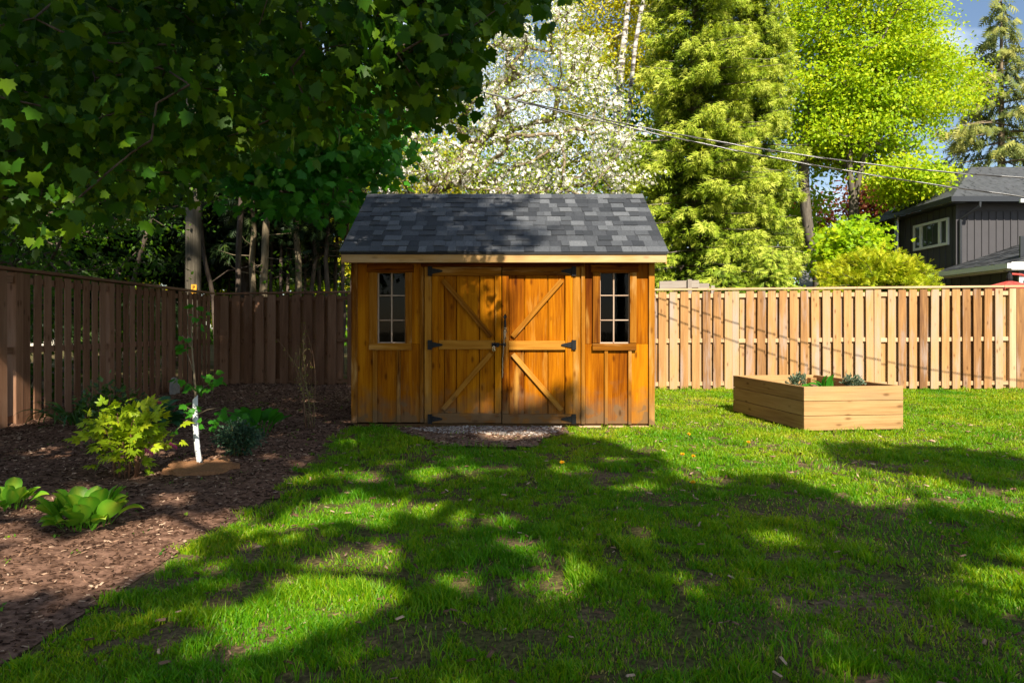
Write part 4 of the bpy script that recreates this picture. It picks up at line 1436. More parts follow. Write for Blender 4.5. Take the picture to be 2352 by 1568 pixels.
# ================================================================== FENCES
def fence(name, label, A, B, hA, hB, posts, mat, mat_rail, pitch=0.196, bw=0.135, side=1.0, start=0.0, odd=None, cap_mat=None, postmats=None, back=True):
    """board on board fence from A to B; side=+1 when the front face looks to the right hand of A->B"""
    A, B = np.array(A, float), np.array(B, float)
    L = np.linalg.norm(B - A)
    u = (B - A) / L
    nrm = np.array([u[1], -u[0]]) * side
    ang = math.atan2(u[1], u[0])
    t = thing(name, label, 'fence', (*((A + B) / 2), 0))
    q = random.Random(len(label))

    def pt(s, off, z):
        p = A + u * s + nrm * off
        return (p[0], p[1], z)

    def hh(s):
        return hA + (hB - hA) * s / L
    slope = -math.atan2(hB - hA, L)
    edges = [0.0] + list(posts) + [L]
    for i, s in enumerate(posts):
        h = hh(s) - 0.03
        pm = (postmats or {}).get(i, mat)
        board('post', t, pt(s, -0.008, h / 2 - 0.02), (0.125, 0.105, h + 0.02), pm, rot=(0, 0, ang), bev=0.006)
    s = start
    k = 0
    while s < L - 0.05:
        h = hh(s)
        clash = any(abs(s - p) < (bw + 0.12) / 2 - 0.01 for p in posts)
        if not clash:
            m_ = odd[k] if odd and k in odd else mat
            tilt = q.uniform(-0.007, 0.007)
            board('board', t, pt(s + q.uniform(-0.007, 0.007), 0.0295 + q.uniform(0, 0.006), (h - 0.035) / 2 + q.uniform(-0.008, 0.004)), (bw + q.choice([0, 0, 0.003, -0.003]), 0.018, h - 0.05), m_, rot=(0, tilt, ang))
        sb = s + pitch / 2
        if back and sb < L - 0.05 and not any(abs(sb - p) < bw / 2 + 0.02 for p in posts):
            board('board', t, pt(sb, -0.0295, (h - 0.08) / 2), (bw, 0.018, h - 0.12), mat, rot=(0, q.uniform(-0.004, 0.004), ang))
        s += pitch
        k += 1
    for a, b_ in zip(edges[:-1], edges[1:]):
        a2, b2 = a + 0.066, b_ - 0.066
        if b2 - a2 < 0.2:
            continue
        for zf_ in (0.93, 0.485, 0.055):
            sm = (a2 + b2) / 2
            z = hh(sm) * zf_
            board('rail', t, pt(sm, 0.0, z), (b2 - a2, 0.038, 0.075), mat_rail, rot=(0, slope, ang))
    n_cap = max(2, int(L / 2.5))
    for i in range(n_cap):
        s0, s1 = L * i / n_cap + 0.002, L * (i + 1) / n_cap - 0.002
        sm = (s0 + s1) / 2
        board('cap_rail', t, pt(sm, 0.004, hh(sm) - 0.010), (s1 - s0, 0.135, 0.036), cap_mat or mat_rail, rot=(0, slope, ang))
    return t


fence('wooden_fence', 'brown stained board fence along the left side of the garden bed', (-5.50, 5.2), (-5.69, 12.93), 1.77, 1.76, [0.6, 2.45, 4.30, 6.12], M['brownfence'], M['brownfence'],
      pitch=0.19, bw=0.124, side=1.0, start=0.1, back=False)
fence('wooden_fence', 'brown stained board fence across the back, between the corner and the shed', (-5.60, 13.0), (-1.2, 12.72), 1.755, 1.80, [0.0, 2.58], M['brownfence'], M['brownfence'],
      pitch=0.232, bw=0.158, start=0.14)
fence('wooden_fence', 'sunlit natural cedar board fence right of the shed, behind the planter box', (0.8, 12.12), (11.5, 12.36), 1.765, 1.88,
      [0.60, 3.18, 5.74, 8.20, 10.6], M['cedar'], M['cedar_pale'], pitch=0.196, bw=0.138, start=0.11, cap_mat=M['cedar_pale'], postmats={3: M['cedar_pale']})

# ================================================================== PLANTER BOX
PL = thing('planter_box', 'raised pine planter box three boards high on the sunlit lawn', 'planter box', (*(PL0 + P_W * PLW / 2 + P_L * PLL / 2), 0))


def pp(a, b_, z):
    p = PL0 + P_W * a + P_L * b_
    return (p[0], p[1], z)


for k in range(3):
    z = 0.082 + k * 0.158
    hgt = 0.153
    board('board', PL, pp(PLW / 2, 0.019, z), (PLW, 0.038, hgt), M['planter'], rot=(0, 0, TH))
    board('board', PL, pp(PLW / 2, PLL - 0.019, z), (PLW, 0.038, hgt), M['planter'], rot=(0, 0, TH))
    board('board', PL, pp(0.019, PLL / 2, z), (0.036, PLL - 0.080, hgt), M['planter'], rot=(0, 0, TH))
    board('board', PL, pp(PLW - 0.019, PLL / 2, z), (0.036, PLL - 0.080, hgt), M['planter'], rot=(0, 0, TH))
for a, b_ in ((0.08, 0.082), (PLW - 0.082, 0.082), (0.08, PLL - 0.082), (PLW - 0.082, PLL - 0.082)):
    board('corner_post', PL, pp(a, b_, 0.22), (0.085, 0.085, 0.44), M['planter'], rot=(0, 0, TH))
board('side_cleat', PL, pp(PLW - 0.06, PLL * 0.5, 0.235), (0.038, 0.10, 0.47), M['cedar_pale'], rot=(0, 0, TH))
g = Geo()
x_, y_, Q_ = grid(0.04, PLW - 0.04, 0.04, PLL - 0.04, 0.05)
for a, b_ in zip(x_, y_):
    g.v.append(pp(a, b_, 0.31 + 0.05 * float(N1(a, b_, 6.0)) + 0.02 * float(N2(a, b_, 15))))
g.f = [tuple(r) for r in Q_]
so = g.build('soil', M['mulch'], PL, pp(PLW / 2, PLL / 2, 0.35), smooth=True)

# ================================================================== PLANT BUILDERS
def curved_leaf_mesh(name, L, W, mat, bend=0.9, cup=0.25, fold=0.15, nseg=6, stalk=0.3, rim=None, wave=0.0, tip=1.0):
    """ribbon-like leaf: stalk then blade, arching along +Y; rim>0 makes the centre paler"""
    v, f, rn = [], [], []
    cols = (-1, -0.55, 0, 0.55, 1)
    y = z = 0.0
    a = 1.25
    Ls = L * (1 + stalk)
    n = nseg + 2
    for i in range(n + 1):
        t_ = i / n
        tb = max(0.0, (t_ * (1 + stalk) - stalk))
        w = W * 0.05 if tb <= 0 else W * (math.sin(math.pi * min(1, tb ** 0.75)) ** 0.75 * 0.5 + 0.02) * (1 if tb < 0.999 else 0.1)
        for c in cols:
            zz = z + w * cup * abs(c) ** 1.5 + wave * W * math.sin(9 * tb + c * 2) * abs(c)
            v.append((c * w, y - math.sin(a) * w * 0.0, zz))
            rn.append(0.35 + (0.35 if rim is None else rim) * (1 - abs(c)) ** 0.7 * tb if rim is not None else 0.45)
        y += Ls / n * math.cos(a)
        z += Ls / n * math.sin(a)
        a -= bend * (1.9 / n) * (0.5 + t_)
    m = len(cols)
    for i in range(n):
        for j in range(m - 1):
            f.append((i * m + j, i * m + j + 1, (i + 1) * m + j + 1, (i + 1) * m + j))
    return mesh_np(name, np.array(v), np.array(f), mat, np.array(rn), smooth=True)


def rosette(name, label, cat, loc, n, meshes, rng, tilt=(0.0, 0.6), rad=0.05, scale=(0.7, 1.1), group=None, part='leaf', droop=None):
    t = thing(name, label, cat, loc, group)
    for i in range(n):
        me = meshes[i % len(meshes)]
        w = i * 2.39996 + rng.normal() * 0.35
        r_ = rad * math.sqrt((i + 0.5) / n)
        o = add_mesh(part, me, t, (loc[0] + math.cos(w) * r_, loc[1] + math.sin(w) * r_, loc[2]))
        f_ = (i + 0.5) / n
        tl = tilt[0] + (tilt[1] - tilt[0]) * f_ + rng.normal() * 0.2
        o.rotation_euler = (-tl, rng.normal() * 0.28, w - math.pi / 2)
        s_ = rng.uniform(*scale)
        o.scale = (s_, s_, s_)
    return t


def gz(x, y):
    return float(bed_z(np.array([x]), np.array([y]))[0])


rg = np.random.default_rng(21)
hm = [curved_leaf_mesh('hosta_leaf', L, W, M['hosta'], bend=b_, cup=c_, rim=0.5, stalk=0.35, wave=0.03) for L, W, b_, c_ in ((0.145, 0.095, 0.45, 0.5), (0.13, 0.09, 0.7, 0.45), (0.15, 0.09, 0.3, 0.6), (0.12, 0.085, 0.9, 0.4))]
hd = [curved_leaf_mesh('hosta_leaf', L, W, M['hosta_dark'], bend=b_, cup=c_, rim=0.1, stalk=0.5, wave=0.02) for L, W, b_, c_ in ((0.22, 0.13, 0.8, 0.3), (0.19, 0.12, 1.05, 0.3), (0.24, 0.13, 0.6, 0.4))]
hg = [curved_leaf_mesh('hosta_leaf', L, W, M['maple_fresh'], bend=b_, cup=c_, rim=0.3, stalk=0.9, wave=0.02) for L, W, b_, c_ in ((0.15, 0.10, 0.55, 0.45), (0.14, 0.10, 0.8, 0.4), (0.16, 0.10, 0.35, 0.6))]
x, y = ground(200, 1222)
rosette('hosta', 'large bright green hosta clump in front of the golden leaved plant', 'hosta', (x, y, gz(x, y)), 60, hm, rg, tilt=(-0.3, 0.30), rad=0.12, scale=(0.75, 1.25))
x, y = ground(22, 1182)
rosette('hosta', 'small light green hosta at the left edge, left of the large hosta', 'hosta', (x, y, gz(x, y)), 24, hm, rg, tilt=(-0.2, 0.2), rad=0.08, scale=(0.65, 1.0))
x, y = ground(335, 982)
rosette('hosta', 'dark green broad hosta behind the golden leaved plant near the left fence', 'hosta', (x, y, gz(x, y)), 40, hd, rg, tilt=(-0.1, 0.45), rad=0.20, scale=(0.8, 1.15))
for px, py, n, lab in ((565, 1002, 9, 'young upright hosta right behind the dark bushy shrub'), (592, 1008, 7, 'young hosta in the middle of the group behind the dark bushy shrub'),
                       (613, 996, 4, 'lone young hosta shoot with few leaves, right of the other young hostas')):
    x, y = ground(px, py)
    rosette('hosta', lab, 'hosta', (x, y, gz(x, y)), n + 3, hg, rg, tilt=(-0.25, 0.2), rad=0.09, scale=(0.85, 1.15), group='young hostas in the bed')

strap = [curved_leaf_mesh('strap_leaf', 0.55, 0.030, M['peony_leaf'], bend=b_, cup=0.3, stalk=0.05, nseg=8) for b_ in (1.1, 1.4, 1.7)]
strap.append(curved_leaf_mesh('strap_leaf', 0.5, 0.028, M['hosta_dark'], bend=1.25, cup=0.3, stalk=0.05, nseg=8))
x, y = ground(170, 985)
rosette('daylily', 'dark daylily with long arching strap leaves at the foot of the left fence', 'daylily', (x, y, gz(x, y)), 46, strap, rg, tilt=(-0.1, 0.35), rad=0.14, scale=(0.75, 1.1))


def bushy(name, label, cat, loc, stems, leafkind, leafmat, leafsize, per, spread, stemmat, rng, stem_r=0.006, part='leaf', objs=0, droop=0.3, rnd_bias=0.0):
    """stems: list of polylines in local metres; leaves sit round the upper parts of the stems"""
    t = thing(name, label, cat, loc)
    P, A = [], []
    for pl in stems:
        pl = np.array(pl, float) + np.array(loc)
        gs = Geo()
        gs.tube([tuple(p) for p in pl], list(np.linspace(stem_r, stem_r * 0.45, len(pl))), 5)
        gs.build('stem', stemmat, t, tuple(pl[0]), smooth=True)
        q_ = rng.random(per) ** 0.75 * 0.85 + 0.15
        s_ = np.linspace(0, 1, len(pl))
        p = np.stack([np.interp(q_, s_, pl[:, k]) for k in range(3)], 1)
        p = p + rng.normal(size=p.shape) * spread
        P.append(p)
    P = np.concatenate(P)
    P[:, 2] = np.maximum(P[:, 2], loc[2] + 0.02)
    c = np.array(loc) + np.array([0, 0, 0.1])
    out = norm((P - c) * np.array([1, 1, 0.6]))
    ax = norm(out + rng.normal(size=P.shape) * 0.45 + np.array([0, 0, -droop]))
    nm = norm(out * 0.45 + np.array([0, -0.25, 0.85]) + rng.normal(size=P.shape) * 0.3)
    sz = leafsize * rng.uniform(0.6, 1.2, len(P))
    if objs:
        X_, Y_, Z_ = frames(ax, nm)
        mes = []
        for k in range(4):
            tv, tf = TPL[leafkind]
            mes.append(mesh_np(part, tv * np.array([rng.uniform(0.85, 1.15), 1, rng.uniform(0.7, 1.6)]), tf, leafmat, np.full(len(tv), 0.25 + 0.15 * k)))
        from mathutils import Matrix
        for i in range(len(P)):
            o = add_mesh(part, mes[i % 4], t, P[i])
            m_ = Matrix((X_[i], Y_[i], Z_[i])).transposed()
            o.rotation_euler = m_.to_euler()
            o.scale = (sz[i],) * 3
    else:
        leaves('foliage', P, ax, nm, sz, leafkind, leafmat, t, loc=loc, rnd=np.clip(rng.random(len(P)) + rnd_bias, 0, 1))
    return t


def arching(rng, n, h, r, base=0.05, lean=(0, 0), up=0.6):
    out = []
    for i in range(n):
        w = i * 2.39996 + rng.normal() * 0.3
        rr = r * math.sqrt((i + 0.7) / n) * rng.uniform(0.8, 1.1)
        hh_ = h * rng.uniform(0.75, 1.05) * (1 - 0.42 * (rr / r) ** 2)
        pl = []
        for k in range(6):
            t_ = k / 5
            pl.append((math.cos(w) * (base + (rr - base) * t_ ** 1.6) + lean[0] * t_, math.sin(w) * (base + (rr - base) * t_ ** 1.6) + lean[1] * t_, hh_ * math.sin(t_ * math.pi * up) / math.sin(math.pi * up if up < 0.5 else math.pi / 2)))
        out.append(pl)
    return out


# golden bleeding heart: deeply cut leaves, each one an object
def cut_leaf():
    v, f = [], []

    def blade(bx, by, ang, L, W):
        k = len(v)
        c, s_ = math.cos(ang), math.sin(ang)
        for a, b_, z in ((0, 0, 0), (W * 0.5, L * 0.40, -0.02), (W * 0.30, L * 0.72, -0.05), (0, L, -0.12), (-W * 0.30, L * 0.72, -0.05), (-W * 0.5, L * 0.40, -0.02), (0, L * 0.45, 0.03)):
            v.append((bx + a * c + b_ * s_, by - a * s_ + b_ * c, z))
        for i in range(6):
            f.append((k + 6, k + (i + 1) % 6, k + i))
    for bx, by, a0 in ((0, 0.32, 0), (0.05, 0.12, 1.0), (-0.05, 0.12, -1.0)):
        c, s_ = math.cos(a0), math.sin(a0)
        for da, L_, W_ in ((0, 0.66, 0.30), (0.62, 0.46, 0.24), (-0.62, 0.46, 0.24)):
            blade(bx, by, a0 + da, L_ * (0.9 if a0 else 1), W_)
    return np.array(v), np.array(f)


TPL['cut'] = cut_leaf()
x, y = ground(290, 1100)
BH = bushy('bleeding_heart', 'golden yellow leaved bleeding heart with pink flowers and cut leaves', 'bleeding heart', (x, y, gz(x, y)),
           arching(rg, 24, 0.50, 0.31, base=0.08, lean=(0.0, 0.02), up=0.64), 'cut', M['gold_leaf'], 0.100, 12, 0.070, M['redstem'], rg, stem_r=0.0045, objs=1, droop=0.25)
for px, py, dd in ((425 * 0.6125 / 1.0 * 0 + 362, 917, 5.1), (226, 1003, 4.95), (342, 1032, 4.55), (398, 1018, 4.8)):
    c = np.array(at(px, py, dd))
    g = Geo()
    for k in range(4):
        b0 = c + np.array([0.014 * (k - 1.5), 0, -0.008 * k])
        g.tube([tuple(b0 + np.array([0, 0, 0.012])), tuple(b0 + np.array([0, 0, 0.004])), tuple(b0 + np.array([0, 0, -0.008])), tuple(b0 + np.array([0, 0, -0.020]))], [0.002, 0.008, 0.007, 0.002], 6)
    g.build('flower', M['pink'], BH, tuple(c), smooth=True)

x, y = ground(240, 1042)
st = [[(a, b_, 0), (a * 1.2, b_ * 1.2, 0.2), (a * 1.7 + lx, b_ * 1.7, 0.37), (a * 2.1 + lx * 1.5, b_ * 2.1, h_ * 0.74)] for a, b_, lx, h_ in
      [(-0.06, 0, -0.03, 0.62), (-0.02, 0.04, 0.0, 0.78), (0.03, -0.03, 0.02, 0.70), (0.07, 0.02, 0.06, 0.66), (0.0, -0.06, 0.01, 0.60), (0.05, 0.06, 0.04, 0.58), (-0.05, 0.05, -0.06, 0.56), (0.02, 0.0, 0.0, 0.74)]]
bushy('peony', 'tall dark leaved peony on reddish stems in front of the left fence', 'peony', (x, y, gz(x, y)), st, 'ovate', M['peony_leaf'], 0.058, 90, 0.055, M['redstem'], rg, stem_r=0.007)

x, y = ground(550, 1052)
bushy('shrub', 'low rounded dark blue-green shrub beside the sapling', 'shrub', (x, y, gz(x, y)), arching(rg, 34, 0.27, 0.22, up=0.55), 'ovate', M['shrub_leaf'], 0.030, 75, 0.022, M['stem'], rg, stem_r=0.003)

# bare twiggy shrub
x, y = ground(712, 988)
b0 = np.array([x, y, gz(x, y)])
t = thing('twiggy_shrub', 'thin nearly bare shrub with long yellowish twigs in front of the back fence', 'shrub', tuple(b0))
tips_ = [at(632, 778, y + 0.1), at(655, 815, y - 0.1), at(688, 740, y + 0.25), at(700, 765, y), at(705, 742, y + 0.2), at(690, 800, y - 0.15), at(722, 890, y + 0.1), at(672, 880, y - 0.1), at(708, 835, y + .05)]
P = []
for i, tp_ in enumerate(tips_):
    g = Geo()
    tp_ = np.array(tp_)
    pl = []
    for k in range(9):
        t_ = k / 8
        p = b0 + (tp_ - b0) * t_ + np.array([0.10 * math.sin(math.pi * t_ * 0.9) * (1 if tp_[0] < x - 0.1 else -0.4), 0, 0.06 * math.sin(math.pi * t_)]) + np.array([0.03 * (i % 4 - 1.5) * (1 - t_), 0.02 * (i % 3 - 1), 0])
        pl.append(tuple(p))
        if t_ > 0.35:
            for _ in range(3):
                P.append(p + rg.normal(size=3) * 0.02)
    g.tube(pl, list(np.linspace(0.0042, 0.0018, 9)), 5)
    for k in (4, 5, 6, 7):
        p = np.array(pl[k])
        e = p + np.array([rg.normal() * 0.05, rg.normal() * 0.03, 0.06 + 0.04 * rg.random()])
        g.tube([tuple(p), tuple((p + e) / 2 + rg.normal(size=3) * 0.006), tuple(e)], [0.002, 0.0016, 0.001], 4)
        P.append(e)
    g.build('twig', M['oldstem'] if i % 2 else M['redstem'], t, tuple(b0), smooth=True)
P = np.array(P)
leaves('foliage', P, norm(rg.normal(size=P.shape)), norm(rg.normal(size=P.shape) + np.array([0, -0.4, 0.8])), np.full(len(P), 0.017), 'ovate', M['apple_leaf'], t, loc=tuple(b0))

# sapling with spiral guard on a coir mat
x, y = ground(464, 1086)
b0 = np.array([x, y, gz(x, y)])
sp = [np.array(at(px, py, y + dy)) for px, py, dy in ((464, 1088, 0), (457, 1058, 0.01), (451, 1010, 0.02), (448, 955, 0.03), (449, 905, 0.03))]
sp2 = sp + [np.array(at(px, py, y + 0.03)) for px, py in ((446, 860), (441, 800), (440, 750), (444, 705))]
t = thing('sapling', 'young staked-looking maple sapling with few leaves in the mulch bed', 'sapling', tuple(b0))
t['label'] = 'slender young maple sapling with few green leaves rising from the mulch bed'
g = Geo()
g.tube([tuple(p) for p in sp2], [0.013, 0.012, 0.011, 0.010, 0.009, 0.0075, 0.006, 0.005, 0.0035], 7)
for a, px, py, dy in ((4, 486, 880, -0.15), (4, 428, 880, 0.0), (3, 505, 935, -0.2), (3, 430, 935, -0.05), (5, 425, 800, 0.02), (6, 418, 770, 0.0), (7, 455, 735, 0.0), (3, 408, 985, -0.1), (6, 430, 765, 0.04)):
    e = np.array(at(px, py, y + dy))
    p = sp2[a]
    g.tube([tuple(p), tuple((p + e) / 2 + np.array([0, 0, 0.015])), tuple(e)], [0.004, 0.003, 0.002], 5)
g.build('trunk', M['bark_tan'], t, tuple(b0), smooth=True)
P, sz = [], []
for px, py, n, sxy, dy in ((480, 876, 16, 22, -0.14), (462, 890, 7, 14, -0.1), (430, 885, 8, 16, 0.0), (505, 942, 12, 22, -0.2), (490, 965, 9, 16, -0.2), (432, 940, 9, 16, -0.05), (430, 800, 8, 14, 0.02), (420, 775, 5, 10, 0),
                           (450, 725, 9, 13, 0.0), (443, 702, 5, 8, 0.0), (407, 990, 4, 9, -0.1), (455, 745, 4, 10, 0.0)):
    for _ in range(n):
        P.append(at(px + rg.normal() * sxy, py + rg.normal() * sxy * 0.45, y + dy + rg.normal() * 0.05))
        sz.append(0.058 if sxy > 13 else 0.042)
P = np.array(P)
ax = norm(np.stack([(P[:, 0] - x) * 3 + rg.normal(size=len(P)) * 0.5, rg.normal(size=len(P)) * 0.5, rg.normal(size=len(P)) * 0.3 - 0.45], 1))
X_, Y_, Z_ = frames(ax, norm(np.array([0, -0.45, 0.8]) + rg.normal(size=P.shape) * 0.3))
from mathutils import Matrix
sm = [mesh_np('leaf', TPL['maple'][0] * np.array([1, 1, zc]), TPL['maple'][1], M['maple_fresh'], np.full(len(TPL['maple'][0]), rv)) for zc, rv in ((1, 0.3), (1.6, 0.6), (0.5, 0.45))]
for i in range(len(P)):
    o = add_mesh('leaf', sm[i % 3], t, P[i])
    o.rotation_euler = Matrix((X_[i], Y_[i], Z_[i])).transposed().to_euler()
    o.scale = (sz[i] * rg.uniform(0.7, 1.2),) * 3

gd = thing('tree_guard', 'white spiral plastic tree guard wrapped round the sapling', 'tree guard', tuple(b0))
# spiral wrap: a strip that winds round the stem, slightly conical at each turn so that the laps show
v, f = [], []
turns, nper = 5.0, 26
n_ = int(turns * nper)
sarr = np.array(sp)
arc = np.concatenate([[0], np.cumsum(np.linalg.norm(np.diff(sarr, axis=0), axis=1))])
for i in range(n_ + 1):
    w = 2 * math.pi * i / nper
    for e, rr in ((0, 0.0215), (1, 0.0185)):
        tt = (i / nper + e * 1.06) / (turns + 1.06) * 0.98 + 0.015
        c = np.array([np.interp(tt * arc[-1], arc, sarr[:, k]) for k in range(3)])
        v.append(tuple(c + np.array([math.cos(w), math.sin(w), 0]) * rr))
for i in range(n_):
    f.append((2 * i, 2 * i + 2, 2 * i + 3, 2 * i + 1))
g = Geo()
g.add(v, f)
ob = g.build('spiral_wrap', M['plastic'], gd, tuple(b0), smooth=True)
g = Geo()
for tt, dx in ((0.86, -0.3), (0.845, 0.25), (0.80, -0.1), (0.30, -0.4), (0.295, 0.1), (0.265, -0.15), (0.26, 0.35), (0.235, 0.05), (0.28, -0.6)):
    c = np.array([np.interp(tt * arc[-1], arc, sarr[:, k]) for k in range(3)])
    d = np.array([math.sin(dx), -math.cos(dx), 0])
    p = c + d * 0.0208
    g.tube([tuple(p), tuple(p + d * 0.0014)], 0.0036, 7)
g.build('vent_hole', M['hole'], gd, tuple(b0))

g = Geo()
n_ = 44
rim = []
for k in range(n_):
    w = 2 * math.pi * k / n_
    r_ = 0.265 * (1 + 0.05 * math.sin(3 * w + 1) + 0.03 * math.sin(7 * w) + 0.02 * math.sin(13 * w))
    rim.append((x + r_ * math.cos(w), y - 0.03 + r_ * 0.95 * math.sin(w)))
zc = b0[2] + 0.03
v = [(a, b_, gz(a, b_) + 0.028 + 0.010 * math.sin(k * 0.9)) for k, (a, b_) in enumerate(rim)]
mid = [(x + (a - x) * 0.5, y + (b_ - y) * 0.5, zc + 0.016) for a, b_ in rim]
low = [(a, b_, gz(a, b_) + 0.004) for a, b_ in rim]
inn = [(x + (a - x) * 0.07, y + (b_ - y) * 0.07, zc + 0.028) for a, b_ in rim]
g.add(low + v + mid + inn, [(k, (k + 1) % n_, n_ + (k + 1) % n_, n_ + k) for k in range(n_)] + [(n_ + k, n_ + (k + 1) % n_, 2 * n_ + (k + 1) % n_, 2 * n_ + k) for k in range(n_)] +
      [(2 * n_ + k, 2 * n_ + (k + 1) % n_, 3 * n_ + (k + 1) % n_, 3 * n_ + k) for k in range(n_) if k not in (17, 18)])
# overlapping flap along the slit
g.add([(x - 0.27, y + 0.07, b0[2] + 0.055), (x - 0.02, y + 0.0, b0[2] + 0.066), (x - 0.01, y - 0.10, b0[2] + 0.048), (x - 0.26, y - 0.02, b0[2] + 0.032),
       (x - 0.27, y + 0.07, b0[2] + 0.045), (x - 0.02, y + 0.0, b0[2] + 0.055), (x - 0.01, y - 0.10, b0[2] + 0.038), (x - 0.26, y - 0.02, b0[2] + 0.022)],
      [(0, 3, 2, 1), (4, 5, 6, 7), (0, 1, 5, 4), (1, 2, 6, 5), (2, 3, 7, 6), (3, 0, 4, 7)])
tag(g.build('coir_mat', M['coir'], None, tuple(b0), smooth=False), 'round brown coir mat lying at the foot of the sapling', 'mulch mat')

# small stone leaning at the fence
g = Geo()
cx_, cy_ = -5.42, 10.95
pts = [(-0.0, 0.13), (0.0, -0.13)]
prof = [(-0.13, 0.0), (0.13, 0.0), (0.13, 0.18), (0.09, 0.28), (0.02, 0.33), (-0.05, 0.32), (-0.11, 0.24), (-0.13, 0.12)]
v = [(cx_ - 0.02 + 0.03 * (0.33 - z), cy_ + a, z - 0.02) for a, z in prof] + [(cx_ + 0.03 + 0.03 * (0.33 - z), cy_ + a * 0.9, z * 0.97 - 0.02) for a, z in prof]
n_ = len(prof)
g.add(v, [tuple(range(n_)), tuple(range(2 * n_ - 1, n_ - 1, -1))] + [(k, n_ + k, n_ + (k + 1) % n_, (k + 1) % n_) for k in range(n_)])
tag(g.build('stone_slab', M['stone'], None, (cx_, cy_, 0.1)), 'rounded grey stone slab leaning on the left fence near the corner', 'stone')

# plants in the planter
c = PL0 + P_W * 0.50 + P_L * 0.42
bigl = [curved_leaf_mesh('leaf', L, W, M['maple_fresh'], bend=b_, cup=0.35, stalk=0.15, rim=0.4) for L, W, b_ in ((0.27, 0.10, 0.75), (0.22, 0.085, 1.1), (0.20, 0.08, 0.4))]
rosette('foxglove', 'broad green leaved plant standing in the middle of the planter box', 'plant', (c[0], c[1], 0.345), 15, bigl, rg, tilt=(-0.25, 0.5), rad=0.06, scale=(0.75, 1.25))
for (a, b_), lab in (((0.26, 0.62), 'grey-green lavender clump left of the broad leaved plant in the planter'), ((0.80, 0.38), 'grey-green lavender clump right of the broad leaved plant in the planter')):
    c = PL0 + P_W * a + P_L * b_
    bushy('lavender', lab, 'lavender', (c[0], c[1], 0.34), arching(rg, 22, 0.23, 0.13, base=0.03, up=0.5), 'diamond', M['lavender'], 0.035, 22, 0.012, M['lavender'], rg, stem_r=0.002, droop=-0.6)
c = PL0 + P_W * 0.22 + P_L * 0.75
P = np.stack([rg.uniform(0.06, 0.75, 700), rg.uniform(0.12, 1.3, 700)], 1)
P = P[(N2(P[:, 0] * 4, P[:, 1] * 4, 1.3) > 0.45)]
W_ = PL0[None] + P_W[None] * P[:, 0:1] + P_L[None] * P[:, 1:2]
P3 = np.stack([W_[:, 0], W_[:, 1], 0.345 + 0.06 * rg.random(len(W_))], 1)
o = leaves('ground_cover', P3, norm(rg.normal(size=P3.shape) + np.array([0, 0, 0.3])), norm(rg.normal(size=P3.shape) * 0.4 + np.array([0, 0, 1.0])), rg.uniform(0.025, 0.05, len(P3)), 'ovate', M['green_leaf'])
put(o, 'stuff')

# dandelions on the lawn
for i, (px, py, lab) in enumerate(((1290, 1077, 'orange-yellow dandelion in the shaded lawn in front of the shed doors'), (1590, 1126, 'orange-yellow dandelion at the edge of the tree shadow nearest the camera'),
                                   (1566, 1060, 'yellow dandelion on the lawn, left of two close together'), (1592, 1064, 'yellow dandelion on the lawn, right of two close together'),
                                   (1581, 1008, 'yellow dandelion on the sunlit lawn left of the planter box'), (1718, 1030, 'yellow dandelion on the sunlit lawn in front of the planter box'))):
    x, y = ground(px, py)
    z = float(bump_z(np.array([x]), np.array([y]))[0]) + 0.045
    t = thing('dandelion', lab, 'dandelion', (x, y, z - 0.05), 'dandelions in the lawn')
    g = Geo()
    g.tube([(x, y, z - 0.055), (x + 0.004, y, z)], 0.0022, 5)
    g.build('stem', M['stem'], t, (x, y, z - 0.05))
    n = 34
    w = rg.uniform(0, 2 * np.pi, n)
    e = rg.uniform(0.1, 1.2, n)
    ax = np.stack([np.cos(w) * np.cos(e), np.sin(w) * np.cos(e), np.sin(e)], 1)
    leaves('flower_head', np.tile(np.array([[x + 0.004, y, z]]), (n, 1)), ax, norm(rg.normal(size=(n, 3))), rg.uniform(0.018, 0.026, n), 'diamond', M['yellow'], t, loc=(x, y, z))

# low weeds and fresh shoots scattered in the bed
n = 260
x = rg.uniform(-5, -0.5, n * 4); y = rg.uniform(2.5, 11, n * 4)
k = inside(BED_POLY, x, y)
x, y = x[k][:n], y[k][:n]
P = np.repeat(np.stack([x, y, bed_z(x, y) + 0.006], 1), 4, axis=0) + rg.normal(size=(len(x) * 4, 3)) * np.array([0.02, 0.02, 0.003])
o = leaves('weeds', P, norm(rg.normal(size=P.shape) + np.array([0, 0, 0.6])), norm(rg.normal(size=P.shape) * 0.3 + np.array([0, 0, 1])), rg.uniform(0.010, 0.028, len(P)), 'ovate', M['green_leaf'])
put(o, 'stuff')

# ================================================================== THINGS BEYOND THE FENCES
# weathered frame above the fence next to the shed
t = thing('timber_stand', 'weathered grey board stand showing above the cedar fence beside the shed', 'stand', (2.9, 12.9, 0))
board('board', t, (at(1560, 655, 12.9)[0], 12.9, 1.915), (0.75, 0.04, 0.14), M['oldwood'], rot=(0, -0.03, 0))
board('board', t, (at(1600, 657, 12.9)[0], 12.96, 1.88), (0.5, 0.04, 0.12), M['oldwood'])
board('post', t, (at(1582, 655, 12.9)[0], 12.85, 1.0), (0.075, 0.055, 2.02), M['oldwood'])
board('post', t, (at(1640, 655, 12.9)[0], 12.99, 0.95), (0.07, 0.05, 1.9), M['oldwood'])

